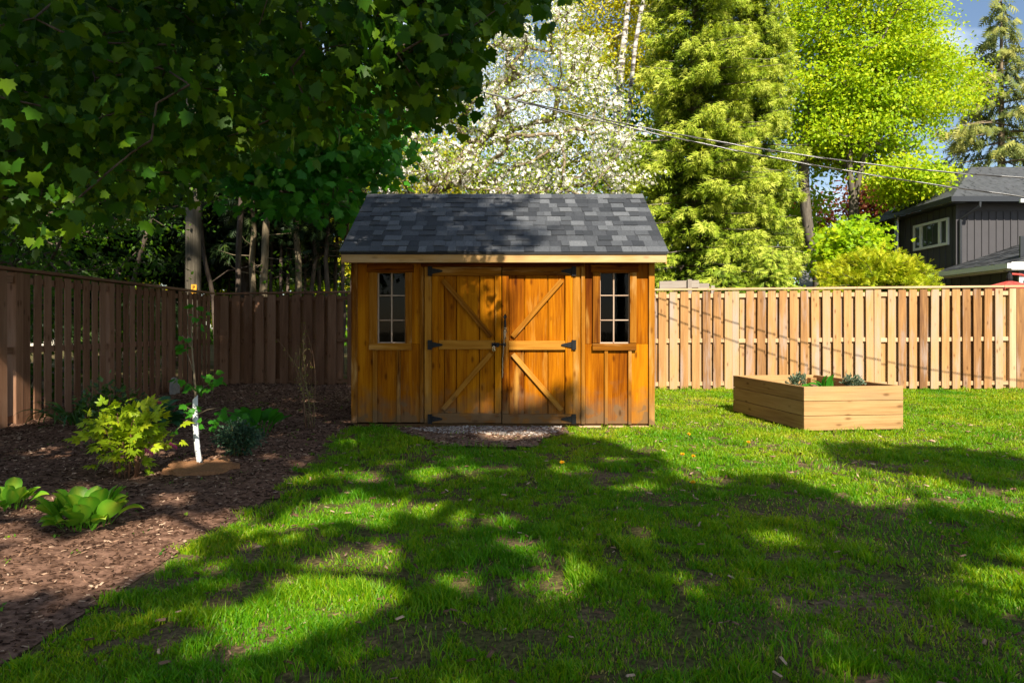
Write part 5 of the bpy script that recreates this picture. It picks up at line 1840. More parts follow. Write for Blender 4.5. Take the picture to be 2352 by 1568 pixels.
# utility pole with its tag
pb = at(443, 660, 14.4)
t = thing('utility_pole', 'weathered grey wooden utility pole with orange tag behind the fence corner', 'utility pole', (pb[0], 14.4, 0))
g = Geo()
g.tube([(pb[0], 14.4, 0), (pb[0] + 0.01, 14.4, 3), (pb[0] + 0.01, 14.4, 9.5)], [0.165, 0.155, 0.115], 16)
g.build('pole', M['pole'], t, (pb[0], 14.4, 0), smooth=True)
zt = at(443, 664, 14.2)[2]
xt = at(444, 664, 14.2)[0]
g = Geo()
g.box((xt - 0.055, 14.222, zt - 0.10), (xt + 0.055, 14.232, zt + 0.10))
TAG = g.build('tag', M['orange_tag'], t, (xt, 14.22, zt))
def letter(ch, cx_, cz_, h_):
    g = Geo()
    w_ = h_ * 0.62
    s_ = h_ * 0.17
    def bar(x0, z0, x1, z1):
        g.box((cx_ + x0, 14.216, cz_ + z0), (cx_ + x1, 14.221, cz_ + z1))
    bar(-w_ / 2, -h_ / 2, -w_ / 2 + s_, h_ / 2)
    if ch == 'P':
        bar(-w_ / 2 + s_, h_ / 2 - s_, w_ / 2, h_ / 2)
        bar(-w_ / 2 + s_, -s_ / 2, w_ / 2, s_ / 2)
        bar(w_ / 2 - s_, s_ / 2, w_ / 2, h_ / 2 - s_)
    else:
        bar(-w_ / 2 + s_, h_ / 2 - s_, w_ / 2, h_ / 2)
        bar(-w_ / 2 + s_, -h_ / 2, w_ / 2, -h_ / 2 + s_)
        bar(w_ / 2 - s_, -h_ / 2 + s_, w_ / 2, h_ / 2 - s_)
    g.build('letter', M['ink'], TAG, (cx_, 14.218, cz_))
letter('P', xt, zt + 0.035, 0.075)
letter('0', xt, zt - 0.055, 0.075)

# overhead service cables
def cable(label, pts_px, d_of, seed):
    t = thing('overhead_cable', label, 'cable', at(*pts_px[0], d_of(pts_px[0][0])), 'overhead cables')
    xs = np.array([p[0] for p in pts_px], float)
    ys = np.array([p[1] for p in pts_px], float)
    cf = np.polyfit(xs, ys, 3)
    line = []
    for x_ in np.linspace(xs[0], xs[-1], 240):
        line.append(np.array(at(x_, float(np.polyval(cf, x_)), d_of(x_))))
    for k, (r_, mt, nm_) in enumerate(((0.0050, 'cable', 'insulated_wire'), (0.0038, 'cable_bare', 'neutral_wire'), (0.0050, 'cable', 'insulated_wire'))):
        g = Geo()
        pl = []
        for i, p in enumerate(line):
            w = i * 0.42 + k * 2.094 + seed
            pl.append(tuple(p + np.array([0, math.cos(w), math.sin(w)]) * 0.0062))
        g.tube(pl, r_, 5)
        g.build(nm_, M[mt], t, tuple(line[0]), smooth=True)


def dcab(x_):
    return 10.075 / (1 + 0.123 * (x_ - CX) / F)


cable('upper black and silver twisted cable stretching over the shed to the dark house', [(300, -10), (700, 95), (1090, 197), (1300, 258), (1500, 307), (1750, 351), (2000, 381), (2200, 393), (2500, 402), (3000, 408)], dcab, 0.0)
cable('lower black and silver twisted cable ending at the eave of the dark house', [(300, -20), (700, 92), (1090, 199), (1300, 262), (1500, 314), (1750, 366), (2000, 402), (2200, 430), (2352, 447), (2500, 462), (3000, 505)],
      lambda x_: dcab(x_) - 0.15, 1.0)

# ------------------------------------------------------------------ dark house on the right
HB = thing('house', 'charcoal two storey house with grey hip roof and steel flue beyond the right fence', 'house', (16, 22, 0))
XW, YW = 13.02, 20.0
g = Geo()
ze = 4.78
g.box((XW, YW, 0), (24, 28, ze))
WL = g.build('wall', M['siding'], HB, (18, 24, 0))
k = 0
xx = XW + 0.11
while xx < 19.5:
    span('batten', WL, (xx - 0.012, YW - 0.022, 0.1), (xx + 0.012, YW - 0.001, ze - 0.30), M['siding'], bev=0)
    xx += 0.212
yy = YW + 0.2
while yy < 25:
    span('batten', WL, (XW - 0.024, yy - 0.02, 0.1), (XW - 0.001, yy + 0.02, ze - 0.10), M['siding'], bev=0)
    yy += 0.30
span('frieze_board', WL, (XW - 0.01, YW - 0.03, ze - 0.28), (22, YW - 0.001, ze - 0.02), M['siding'])
span('corner_trim', WL, (XW - 0.03, YW - 0.028, 0.1), (XW + 0.09, YW + 0.09, ze - 0.03), M['siding'])
F0 = (12.62, 19.55, 4.86)
RR = at(2232, 384, 22.3)
g = Geo()
v = [F0, (24.5, 19.55, 4.86), (24.5, RR[1], RR[2]), RR, (12.62, 24.1, 4.86), (RR[0] + 0.2, 24.3, RR[2] - 0.1)]
v2 = [(a, b_, c_ - 0.06) for a, b_, c_ in v]
g.add(v + v2, [(0, 1, 2, 3), (0, 3, 5, 4), (6, 9, 8, 7), (6, 10, 11, 9), (0, 6, 7, 1), (4, 10, 6, 0)])
RF = g.build('roof', M['roof_far'], HB, RR)
# rows of shingles on the hip roof, joined: too fine to pick apart from here
g = Geo()
q = random.Random(5)
def rowpts(t_):
    a = [F0[i] + (RR[i] - F0[i]) * t_ for i in range(3)]
    return a
n_r = 22
for r_ in range(n_r):
    t0, t1 = r_ / n_r, (r_ + 1) / n_r
    a0, a1 = rowpts(t0), rowpts(t1)
    xk = a0[0]
    while xk < 23.5:
        w = q.uniform(0.22, 0.42)
        if xk > a1[0] - 0.02:
            dz = q.choice([0.010, 0.016, 0.024])
            g.add([(xk, a0[1], a0[2] + dz), (xk + w - 0.01, a0[1], a0[2] + dz), (xk + w - 0.01, a1[1], a1[2] + 0.004), (xk, a1[1], a1[2] + 0.004),
                   (xk, a0[1], a0[2]), (xk + w - 0.01, a0[1], a0[2])], [(0, 1, 2, 3), (4, 5, 1, 0)])
        xk += w
o = g.build('shingle_rows', M['roof_far'], RF, RR)
o['kind'] = 'stuff'
g = Geo()
g.box((F0[0] - 0.02, F0[1] - 0.09, F0[2] - 0.17), (24.5, F0[1] - 0.003, F0[2] - 0.02))
g.box((F0[0] - 0.09, F0[1] - 0.09, F0[2] - 0.17), (F0[0] - 0.023, 24.1, F0[2] - 0.02))
g.box((F0[0] - 0.02, F0[1], F0[2] - 0.19), (XW - 0.03, 24.1, F0[2] - 0.17))
g.build('gutter', M['gutter'], HB, F0)
g = Geo()
dx_ = XW + 0.35
g.tube([(dx_, F0[1] - 0.04, F0[2] - 0.15), (dx_, F0[1] - 0.04, F0[2] - 0.30), (XW + 0.06, YW - 0.08, F0[2] - 0.62), (XW + 0.06, YW - 0.08, 1.0)], 0.045, 8)
g.build('downspout', M['gutter'], HB, (dx_, YW, 4))
# window in the shaded side wall
def house_win(parent, y0, y1, z0, z1, splits):
    g = Geo()
    xo, xi = XW - 0.06, XW - 0.003
    fw_ = 0.075
    g.box((xo, y0, z0), (xi, y1, z0 + fw_)); g.box((xo, y0, z1 - fw_), (xi, y1, z1))
    ed = [y0] + splits + [y1]
    for e in (y0, y1 - fw_):
        g.box((xo, e, z0 + fw_), (xi, e + fw_, z1 - fw_))
    for s_ in splits:
        g.box((xo, s_ - 0.05, z0 + fw_), (xi, s_ + 0.05, z1 - fw_))
    W = g.build('window', M['white'], parent, (XW, (y0 + y1) / 2, z0))
    for a, b_ in zip(ed[:-1], ed[1:]):
        gp = Geo()
        gp.box((XW - 0.02, a + 0.06, z0 + fw_), (XW - 0.006, b_ - 0.06, z1 - fw_))
        gp.build('pane', M['houseglass'], W, (XW, (a + b_) / 2, z0))
    return W
def ywall(px):
    return XW * F / (px - CX)
za_, zb_ = 1.12 + (750 - 577) * ywall(2101) / F, 1.12 + (750 - 519) * ywall(2101) / F
house_win(HB, ywall(2181), ywall(2101), za_, zb_, [ywall(2161), ywall(2118)])
# flue pipe
fy = 22.75
fxp = XW - 0.17
g = Geo()
g.tube([(fxp, fy, 2.2), (fxp, fy, 5.55)], 0.085, 14)
g.tube([(fxp, fy, 5.55), (fxp, fy, 5.68)], 0.125, 14)
g.tube([(fxp, fy, 4.95), (fxp, fy, 5.02)], [0.19, 0.12], 14)
g.build('flue_pipe', M['steel'], HB, (fxp, fy, 4), smooth=False)
# lower wing
XL, YL0, YL1, ZL = 12.36, 16.9, 19.98, 2.70
g = Geo()
g.box((XL + 0.45, YL0 + 0.35, 0), (22, YL1 - 0.003, 2.60))
LW = g.build('lower_wall', M['siding'], HB, (17, 18, 0))
xx = XL + 0.70
while xx < 16:
    span('batten', LW, (xx - 0.02, YL0 + 0.326, 0.1), (xx + 0.02, YL0 + 0.349, 2.58), M['siding'], bev=0)
    xx += 0.40
yy = YL0 + 0.6
while yy < 19.9:
    span('batten', LW, (XL + 0.426, yy - 0.02, 0.1), (XL + 0.449, yy + 0.02, 2.58), M['siding'], bev=0)
    yy += 0.40
sl = 0.33
g = Geo()
v = [(XL, YL0, ZL), (XL + 6, YL0, ZL + 6 * sl), (XL + 6, YL1 + 0.015, ZL + 6 * sl), (XL, YL1 + 0.015, ZL)]
v2 = [(a, b_, c_ - 0.09) for a, b_, c_ in v]
g.add(v + v2, [(0, 1, 2, 3), (7, 6, 5, 4), (0, 4, 5, 1), (3, 7, 4, 0)])
LR = g.build('lower_roof', M['roof_far'], HB, (XL + 2, 18, 3))
g = Geo()
for r_ in range(24):
    xa, xb_ = XL + r_ * 0.16, XL + (r_ + 1) * 0.16
    yk = YL0
    while yk < YL1:
        w = q.uniform(0.2, 0.4)
        dz = q.choice([0.008, 0.014, 0.02])
        ye = min(yk + w - 0.008, YL1)
        g.add([(xa, yk, ZL + (xa - XL) * sl + dz), (xa, ye, ZL + (xa - XL) * sl + dz), (xb_, ye, ZL + (xb_ - XL) * sl + 0.003), (xb_, yk, ZL + (xb_ - XL) * sl + 0.003)], [(0, 3, 2, 1)])
        yk += w
o = g.build('shingle_rows', M['roof_far'], LR, (XL, 18, ZL))
o['kind'] = 'stuff'
g = Geo()
g.box((XL - 0.11, YL0 - 0.02, ZL - 0.14), (XL - 0.002, YL1, ZL - 0.01))
g.box((XL, YL0 - 0.015, ZL - 0.17), (XL + 0.42, YL0 - 0.003, ZL + 0.02))
g.box((XL + 0.003, YL0, ZL - 0.17), (XL + 0.44, YL1, ZL - 0.15))
g.build('white_gutter', M['white'], HB, (XL, YL0, ZL))
g = Geo()
g.add([(XL + 0.42, YL0 - 0.012, ZL - 0.02), (XL + 6, YL0 - 0.012, ZL + 5.58 * sl - 0.02), (XL + 6, YL0 - 0.012, ZL + 6 * sl - 0.01), (XL + 0.42, YL0 - 0.012, ZL + 0.42 * sl - 0.01),
       (XL + 0.42, YL0 - 0.002, ZL - 0.02), (XL + 6, YL0 - 0.002, ZL + 5.58 * sl - 0.02), (XL + 6, YL0 - 0.002, ZL + 6 * sl - 0.01), (XL + 0.42, YL0 - 0.002, ZL + 0.42 * sl - 0.01)],
      [(0, 1, 2, 3), (7, 6, 5, 4), (0, 4, 5, 1), (3, 2, 6, 7)])
g.box((XL + 0.45, YL0 + 0.30, 2.58), (22, YL0 + 0.34, 3.4))
g.build('rake_trim', M['gutter'], HB, (XL + 2, YL0, ZL + 1))
g = Geo()
wx = at(2338, 640, YL0 + 0.33)[0]
g.box((wx, YL0 + 0.28, 1.2), (wx + 0.09, YL0 + 0.325, 2.36)); g.box((wx + 0.09, YL0 + 0.28, 2.28), (wx + 1.2, YL0 + 0.325, 2.36)); g.box((wx + 0.09, YL0 + 0.28, 1.7), (wx + 1.2, YL0 + 0.325, 1.76))
WN = g.build('window', M['white'], HB, (wx, YL0 + 0.3, 2))
g = Geo()
g.box((wx + 0.093, YL0 + 0.31, 1.2), (wx + 1.2, YL0 + 0.328, 2.277))
g.build('pane', M['houseglass'], WN, (wx + 0.6, YL0 + 0.32, 2))
g = Geo()
g.box((XL + 0.425, 17.75, 1.2), (XL + 0.443, 18.2, 2.05))
g.build('blind', M['blind'], HB, (XL + 0.43, 18, 1.7))
g = Geo()
cnr = at(2334, 462, 17.4)
g.box((cnr[0], 17.24, cnr[2] - 0.06), (cnr[0] + 2.5, 17.297, cnr[2] + 0.03))
g.build('dormer_gutter', M['white'], HB, cnr)

# small navy house far behind the trunks
hb = at(1900, 640, 30)
t = thing('house', 'small navy house with pale grey roof seen between the maple trunks', 'house', (hb[0], 31, 0))
g = Geo(); g.box((at(1842, 640, 30)[0], 30, 0), (at(1945, 640, 30)[0], 35, 2.9)); WLs = g.build('wall', M['navy'], t, (hb[0], 32, 0))
g = Geo()
xa, xb_ = at(1832, 640, 30)[0], at(1950, 640, 30)[0]
g.add([(xa, 29.6, 2.78), (xb_, 29.6, 3.05), (xb_ - 0.1, 33, 4.9), (xa + 1.0, 33, 4.9), (xa, 29.6, 2.70), (xb_, 29.6, 2.97), (xb_ - 0.1, 33, 4.82), (xa + 1.0, 33, 4.82)], [(0, 1, 2, 3), (4, 7, 6, 5), (0, 4, 5, 1), (1, 5, 6, 2), (0, 3, 7, 4)])
g.build('roof', M['roof_pale'], t, (hb[0], 31, 4))
g = Geo()
xw_ = at(1876, 640, 29.95)[0]
g.box((xw_, 29.93, 1.4), (xw_ + 0.1, 29.99, 2.8)); g.box((xw_ + 0.9, 29.93, 1.4), (xw_ + 1.0, 29.99, 2.8)); g.box((xw_ + 0.1, 29.93, 2.7), (xw_ + 0.9, 29.99, 2.8)); g.box((xw_ + 0.1, 29.93, 1.9), (xw_ + 0.9, 29.99, 1.98))
WNs = g.build('window', M['white'], t, (xw_, 29.95, 2))
g = Geo(); g.box((xw_ + 0.1, 29.96, 1.4), (xw_ + 0.9, 29.985, 2.7)); g.build('pane', M['houseglass'], WNs, (xw_, 29.97, 2))
# pale house far left
hb = at(40, 605, 36)
t = thing('house', 'pale house with light grey gable roof glimpsed above the left fence', 'house', (hb[0], 38, 0))
g = Geo(); g.box((hb[0] - 5, 36.5, 0), (hb[0] + 1.6, 42, 3.6)); g.build('wall', M['cream'], t, (hb[0], 38, 0))
g = Geo()
x0_, x1_, xr_ = hb[0] - 5.4, hb[0] + 2.0, hb[0] + 0.2
g.add([(x0_, 36, 3.9), (x1_, 36, 3.5), (xr_, 36, 4.95), (x0_, 36, 4.95), (x0_, 43, 3.9), (x1_, 43, 3.5), (xr_, 43, 4.95), (x0_, 43, 4.95)], [(0, 1, 2, 3), (1, 5, 6, 2), (4, 7, 6, 5), (3, 2, 6, 7), (0, 3, 7, 4)])
g.build('roof', M['roof_pale'], t, (hb[0], 38, 4))

# red patio umbrella top
ub = at(2318, 655, 14.6)
t = thing('patio_umbrella', 'red patio umbrella top with black hub showing above the right fence', 'umbrella', (ub[0], 14.6, 0))
g = Geo()
n_ = 16
v = [(ub[0], 14.6, ub[2] + 0.10)]
for k in range(n_):
    w = 2 * math.pi * k / n_
    r_ = 0.42 if k % 2 else 0.46
    v.append((ub[0] + r_ * math.cos(w), 14.6 + r_ * math.sin(w), ub[2] - 0.02 - (0.015 if k % 2 else 0)))
v += [(a, b_, c_ - 0.10) for a, b_, c_ in v[1:]]
g.add(v, [(0, 1 + k, 1 + (k + 1) % n_) for k in range(n_)] + [(1 + k, 1 + n_ + k, 1 + n_ + (k + 1) % n_, 1 + (k + 1) % n_) for k in range(n_)])
g.build('canopy', M['redcloth'], t, ub)
g = Geo()
g.tube([(ub[0], 14.6, 0), (ub[0], 14.6, ub[2] + 0.06)], 0.025, 8)
g.build('pole', M['black_iron'], t, (ub[0], 14.6, 0))
g = Geo()
g.tube([(ub[0], 14.6, ub[2] + 0.08), (ub[0], 14.6, ub[2] + 0.14), (ub[0], 14.6, ub[2] + 0.22), (ub[0], 14.6, ub[2] + 0.27)], [0.05, 0.065, 0.055, 0.02], 10)
g.tube([(ub[0], 14.6, ub[2] + 0.27), (ub[0], 14.6, ub[2] + 0.295)], [0.02, 0.02], 8)
g.box((ub[0] - 0.10, 14.56, ub[2] + 0.296), (ub[0] + 0.10, 14.64, ub[2] + 0.312))
g.build('hub', M['black_iron'], t, ub)
g = Geo()
g.tube([(ub[0] + 0.05, 14.6, ub[2] + 0.24), (ub[0] + 0.25, 14.6, ub[2] + 0.23), (ub[0] + 0.55, 14.6, ub[2] + 0.13), (ub[0] + 1.2, 14.6, ub[2] - 0.25)], 0.022, 8)
g.build('arm', M['redcloth'], t, ub)

# ================================================================== TREES
rt = np.random.default_rng(5)


def polyline(pts, n):
    pts = np.array(pts, float)
    d = np.concatenate([[0], np.cumsum(np.linalg.norm(np.diff(pts, axis=0), axis=1))])
    s_ = np.linspace(0, d[-1], n)
    return np.stack([np.interp(s_, d, pts[:, k]) for k in range(3)], 1)


def img_points(rng, n, poly, d0, d1):
    xs = [p[0] for p in poly]; ys = [p[1] for p in poly]
    x = rng.uniform(min(xs), max(xs), n * 6)
    y = rng.uniform(min(ys), max(ys), n * 6)
    k = inside(poly, x, y)
    x, y = x[k][:n], y[k][:n]
    d = rng.uniform(d0, d1, len(x))
    return np.stack([(x - CX) * d / F, d, H + (HY - y) * d / F], 1)


# white blossoming crab apple behind the shed
b = (-2.3, 14.6, 0)
tr = polyline([b, (-2.35, 14.6, 1.6), (-2.1, 14.5, 3.3), (-1.3, 14.4, 4.4), (-0.5, 14.4, 5.2)], 16)
ca = img_points(rt, 520, [(880, 200), (960, 60), (1060, -60), (1220, -90), (1330, 20), (1400, 150), (1480, 300), (1490, 420), (1400, 470), (870, 470), (850, 400)], 13.2, 16.2)
broadleaf('blossom_tree', 'crab apple tree full of white blossom right behind the shed', 'tree', b, tr, ca,
          [('foliage', 'ovate', M['apple_leaf'], 56, 0.26, 0.066, 0.1), ('blossom', 'flower', M['blossom'], 25, 0.14, 0.078, -0.3)], M['bark_tan'], rt, r0=0.0105, rmax=0.12, step=0.22, bow=0.03, jit=0.035, sides=5)

# birch with yellow-green leaves
b = (at(1418, 650, 22)[0], 22, 0)
tr = [b] + [at(px, py, 22) for px, py in ((1418, 560), (1414, 430), (1412, 330), (1418, 245), (1426, 160), (1436, 70), (1446, -30), (1452, -160))]
tr = polyline(tr, 26)
at_b = np.concatenate([img_points(rt, 150, [(1300, -150), (1480, -150), (1480, 60), (1440, 200), (1380, 250), (1320, 230), (1280, 100)], 22.4, 25.5),
                       img_points(rt, 40, [(1440, -120), (1540, -120), (1520, 240), (1440, 250)], 22.6, 25)])
broadleaf('birch_tree', 'birch with white trunks and yellow-green leaves left of the big spruce', 'tree', b, tr, at_b, [('crown', 'diamond', M['birch_leaf'], 110, 0.42, 0.115, 0.3)], M['birch'], rt, r0=0.012, rmax=0.16, step=0.4)
b = (at(1440, 650, 21.4)[0], 21.4, 0)
tr = polyline([b] + [at(px, py, 21.4) for px, py in ((1440, 500), (1441, 330), (1447, 220), (1458, 110), (1470, 40), (1485, -40), (1500, -160))], 24)
at_b = img_points(rt, 60, [(1380, -160), (1560, -160), (1530, 10), (1480, 60), (1420, 20)], 21.9, 24.0)
broadleaf('birch_tree', 'second slim birch with white leaning trunk close to the spruce', 'tree', b, tr, at_b, [('crown', 'diamond', M['birch_leaf'], 90, 0.42, 0.115, 0.3)], M['birch'], rt, r0=0.012, rmax=0.13, step=0.4)


# big spruce with pale new growth
def prof_sp(t_):
    return 2.45 * (1 - t_) ** 0.5 * (0.88 + 0.12 * math.sin(t_ * 40)) if t_ > 0.12 else 1.75
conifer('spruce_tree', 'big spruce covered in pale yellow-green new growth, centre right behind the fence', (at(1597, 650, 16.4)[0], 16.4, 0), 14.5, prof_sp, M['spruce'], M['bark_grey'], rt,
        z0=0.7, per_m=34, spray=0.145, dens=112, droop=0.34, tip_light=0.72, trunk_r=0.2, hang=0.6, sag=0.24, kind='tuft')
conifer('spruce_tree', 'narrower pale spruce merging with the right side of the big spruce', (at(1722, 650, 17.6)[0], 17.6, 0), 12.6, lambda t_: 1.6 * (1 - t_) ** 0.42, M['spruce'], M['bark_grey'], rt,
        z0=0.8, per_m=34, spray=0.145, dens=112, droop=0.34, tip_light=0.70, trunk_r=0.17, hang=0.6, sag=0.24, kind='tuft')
conifer('spruce_tree', 'young spruce peeking over the fence right below the big spruce', (at(1775, 650, 14.2)[0], 14.2, 0), 2.75, lambda t_: 0.9 * (1 - t_) ** 0.6, M['spruce'], M['bark'], rt,
        z0=0.9, per_m=34, spray=0.17, dens=70, droop=0.3, tip_light=0.55, trunk_r=0.05, hang=0.5)
conifer('spruce_tree', 'low dark young spruce showing over the fence nearest the shed', (at(1672, 650, 14.0)[0], 14.0, 0), 2.35, lambda t_: 0.75 * (1 - t_) ** 0.6, M['spruce'], M['bark'], rt,
        z0=0.9, per_m=34, spray=0.17, dens=70, droop=0.3, tip_light=0.45, trunk_r=0.05, hang=0.5)

# bright maple on the right
b = (at(1868, 650, 23.6)[0], 23.6, 0)
tr = polyline([b] + [at(px, py, 23.6) for px, py in ((1880, 640), (1862, 560), (1850, 480), (1845, 400), (1850, 300), (1880, 180), (1900, 60), (1910, -60))], 26)
poly = [(1740, 60), (1800, -120), (2000, -240), (2140, -120), (2150, 60), (2215, 120), (2250, 200), (2200, 270), (2110, 300), (2040, 330), (2060, 380), (1980, 400), (1900, 370), (1840, 400), (1800, 310), (1740, 220)]
ca = np.concatenate([img_points(rt, 310, poly, 22.0, 27.5), img_points(rt, 30, [(2040, 380), (2160, 400), (2110, 440), (2050, 450)], 21, 23)])
broadleaf('maple_tree', 'large maple with bright yellow-green spring leaves and several grey limbs', 'tree', b, tr, ca,
          [('crown', 'diamond', M['maple_bright'], 250, 0.40, 0.125, 0.5)], M['bark_limb'], rt, r0=0.014, rmax=0.20, step=0.5, bow=0.02, jit=0.07)
for px, pts, lab in ((1985, ((1985, 640), (1975, 540), (1962, 460), (1980, 380), (2000, 300)), 'straight grey maple limb right of the main maple trunk'),
                     (1935, ((1930, 640), (1945, 560), (1960, 470), (1950, 380), (1955, 260)), 'slim grey maple trunk between the two thicker trunks')):
    b = (at(px, 650, 23.0)[0], 23.0, 0)
    tr = polyline([b] + [at(a, c_, 23.0) for a, c_ in pts], 16)
    ca = img_points(rt, 90, [(px - 130, 150), (px + 130, 100), (px + 140, 360), (px - 90, 330)], 22.2, 25)
    broadleaf('maple_tree', lab, 'tree', b, tr, ca, [('crown', 'diamond', M['maple_bright'], 90, 0.36, 0.13, 0.3)], M['bark_limb'], rt, r0=0.014, rmax=0.11, step=0.5, bow=0.02, jit=0.06)
# green understory maple below
b = (at(1985, 650, 19.5)[0], 19.5, 0)
tr = polyline([b, at(1985, 600, 19.5), at(1975, 530, 19.5)], 7)
ca = img_points(rt, 80, [(1900, 540), (1980, 500), (2005, 540), (2000, 640), (1930, 670), (1895, 620)], 18.6, 20.5)
broadleaf('young_maple', 'bushy young maple with bright leaves in front of the grey trunks', 'tree', b, tr, ca, [('crown', 'maple_lo', M['maple_bright'], 60, 0.27, 0.15, 0.3)], M['bark_grey'], rt, r0=0.01, rmax=0.06, step=0.3)
# copper leaved tree behind
for px, lab, pl in ((1850, 'copper red leaved tree behind the maple trunks', [(1800, 430), (1900, 440), (1930, 560), (1900, 650), (1800, 650)]),
                    (2010, 'small purple leaved tree far behind the maple limbs', [(1960, 420), (2060, 410), (2070, 500), (1960, 500)])):
    b = (at(px, 650, 34)[0], 34, 0)
    tr = polyline([b, at(px, 600, 34), at(px + 5, 500, 34)], 8)
    ca = img_points(rt, 90, pl, 32, 36)
    broadleaf('copper_tree', lab, 'tree', b, tr, ca, [('crown', 'diamond', M['red_leaf'], 45, 0.5, 0.2, 0.2)], M['bark'], rt, r0=0.02, rmax=0.14, step=0.6)

# open drooping spruce at the far right
def prof_r(t_):
    return 8.5 * (1 - t_) ** 0.95
conifer('spruce_tree', 'tall open spruce with drooping olive branches behind the dark house', (at(2300, 650, 33)[0], 33, 0), 17.5, prof_r, M['larch'], M['bark_tan'], rt,
        z0=4.0, per_m=5.5, spray=0.55, dens=19, droop=0.40, tip_light=0.5, trunk_r=0.30, hang=1.3, sag=0.25)

# yellow-green weeping shrub over the fence
t_b = (at(2005, 655, 14.8)[0], 14.8, 0)
t = thing('juniper', 'spreading yellow-green feathery evergreen shrub showing above the right fence', 'shrub', t_b)
A, B, ra, rb, Ps, Ax, Rn = [], [], [], [], [], [], []
for i in range(170):
    px = rt.uniform(1880, 2150)
    top = 578 + 65 * ((px - 2005) / 150) ** 2 if px < 2005 else 580 + 50 * ((px - 2005) / 160) ** 2
    tip = np.array(at(px, top + rt.uniform(0, 75) ** 1.0, 14.8 + rt.uniform(-1.1, 1.1)))
    b0 = np.array([t_b[0] + rt.normal() * 0.2, 14.8 + rt.normal() * 0.2, 1.1 + rt.random() * 0.5])
    s_ = np.linspace(0, 1, 6)
    line = b0 + (tip - b0) * s_[:, None] + np.array([0, 0, 0.25]) * np.sin(math.pi * s_)[:, None]
    A.append(line[:-1]); B.append(line[1:]); ra.append(np.full(5, 0.008)); rb.append(np.full(5, 0.006))
    m = 60
    q_ = rt.random(m) ** 0.6
    P = np.stack([np.interp(q_, s_, line[:, k]) for k in range(3)], 1) + rt.normal(size=(m, 3)) * 0.07
    d = norm((tip - b0)[None])[0]
    Ps.append(P); Ax.append(d * 0.8 + rt.normal(size=(m, 3)) * 0.5 + np.array([0, 0, -0.15])); Rn.append(np.clip(0.2 + 0.5 * q_ + rt.normal(size=m) * 0.2, 0, 1))
segs_mesh('stems', np.concatenate(A), np.concatenate(B), np.concatenate(ra), np.concatenate(rb), M['bark'], t, t_b, 4)
P = np.concatenate(Ps)
leaves('foliage', P, norm(np.concatenate(Ax)), norm(rt.normal(size=P.shape) * 0.5 + np.array([0, 0, 1])), rt.uniform(0.10, 0.19, len(P)), 'spray', M['juniper'], t, rnd=np.concatenate(Rn), loc=t_b)

# ---- left side: dark spruces and the row of cedars
for px, d, h_, L_, lab, zz in ((-60, 15.5, 15, 3.0, 'dark spruce at the far left above the fence, nearest the picture edge', 2.9), (190, 17.5, 17, 3.2, 'tall dark spruce left of the utility pole', 3.1),
                               (400, 20.0, 18, 3.1, 'tall dark spruce standing behind the utility pole', 3.3), (560, 17.0, 15, 2.6, 'dark spruce with drooping sprays right of the utility pole', 3.4)):
    conifer('dark_spruce', lab, (at(px, 650, d)[0], d, 0), h_, lambda t_, L_=L_: L_ * (1 - t_) ** 0.7, M['darkspruce'], M['bark'], rt, z0=zz - (1.2 if px < 300 else 0.2), per_m=11, spray=0.40, dens=52, droop=0.5, tip_light=0.5, kind='tuft',
            trunk_r=0.2, hang=1.0, sag=0.35, group='dark spruces beyond the left fence')
# leaning trunks seen above the fence
for pts, r_, lab in (([(302, 668), (315, 610), (330, 560), (352, 490), (372, 420)], 0.14, 'leaning brown tree trunk left of the utility pole'),
                     ([(235, 668), (170, 625), (140, 580), (125, 540), (110, 480)], 0.13, 'dark trunk curving to the left above the left fence'),
                     ([(489, 672), (478, 630), (468, 590), (463, 540), (458, 470)], 0.06, 'thin leaning trunk touching the right side of the utility pole')):
    d = 14.9
    P3 = [np.array(at(px, py, d)) for px, py in pts]
    b = np.array([P3[0][0] * 0.5 + P3[1][0] * 0.5 - (P3[1][0] - P3[0][0]) * 1.6, d, 0.0])
    tr = polyline([b] + P3, 12)
    ca = np.array([P3[-1] + rt.normal(size=3) * np.array([0.8, 0.6, 0.6]) + np.array([0, 0, 0.6]) for _ in range(26)])
    broadleaf('leaning_tree', lab, 'tree', tuple(b), tr, ca, [('crown', 'ovate', M['green_leaf'], 40, 0.3, 0.11, 0.4)], M['bark'], rt, r0=0.012, rmax=r_, step=0.4)
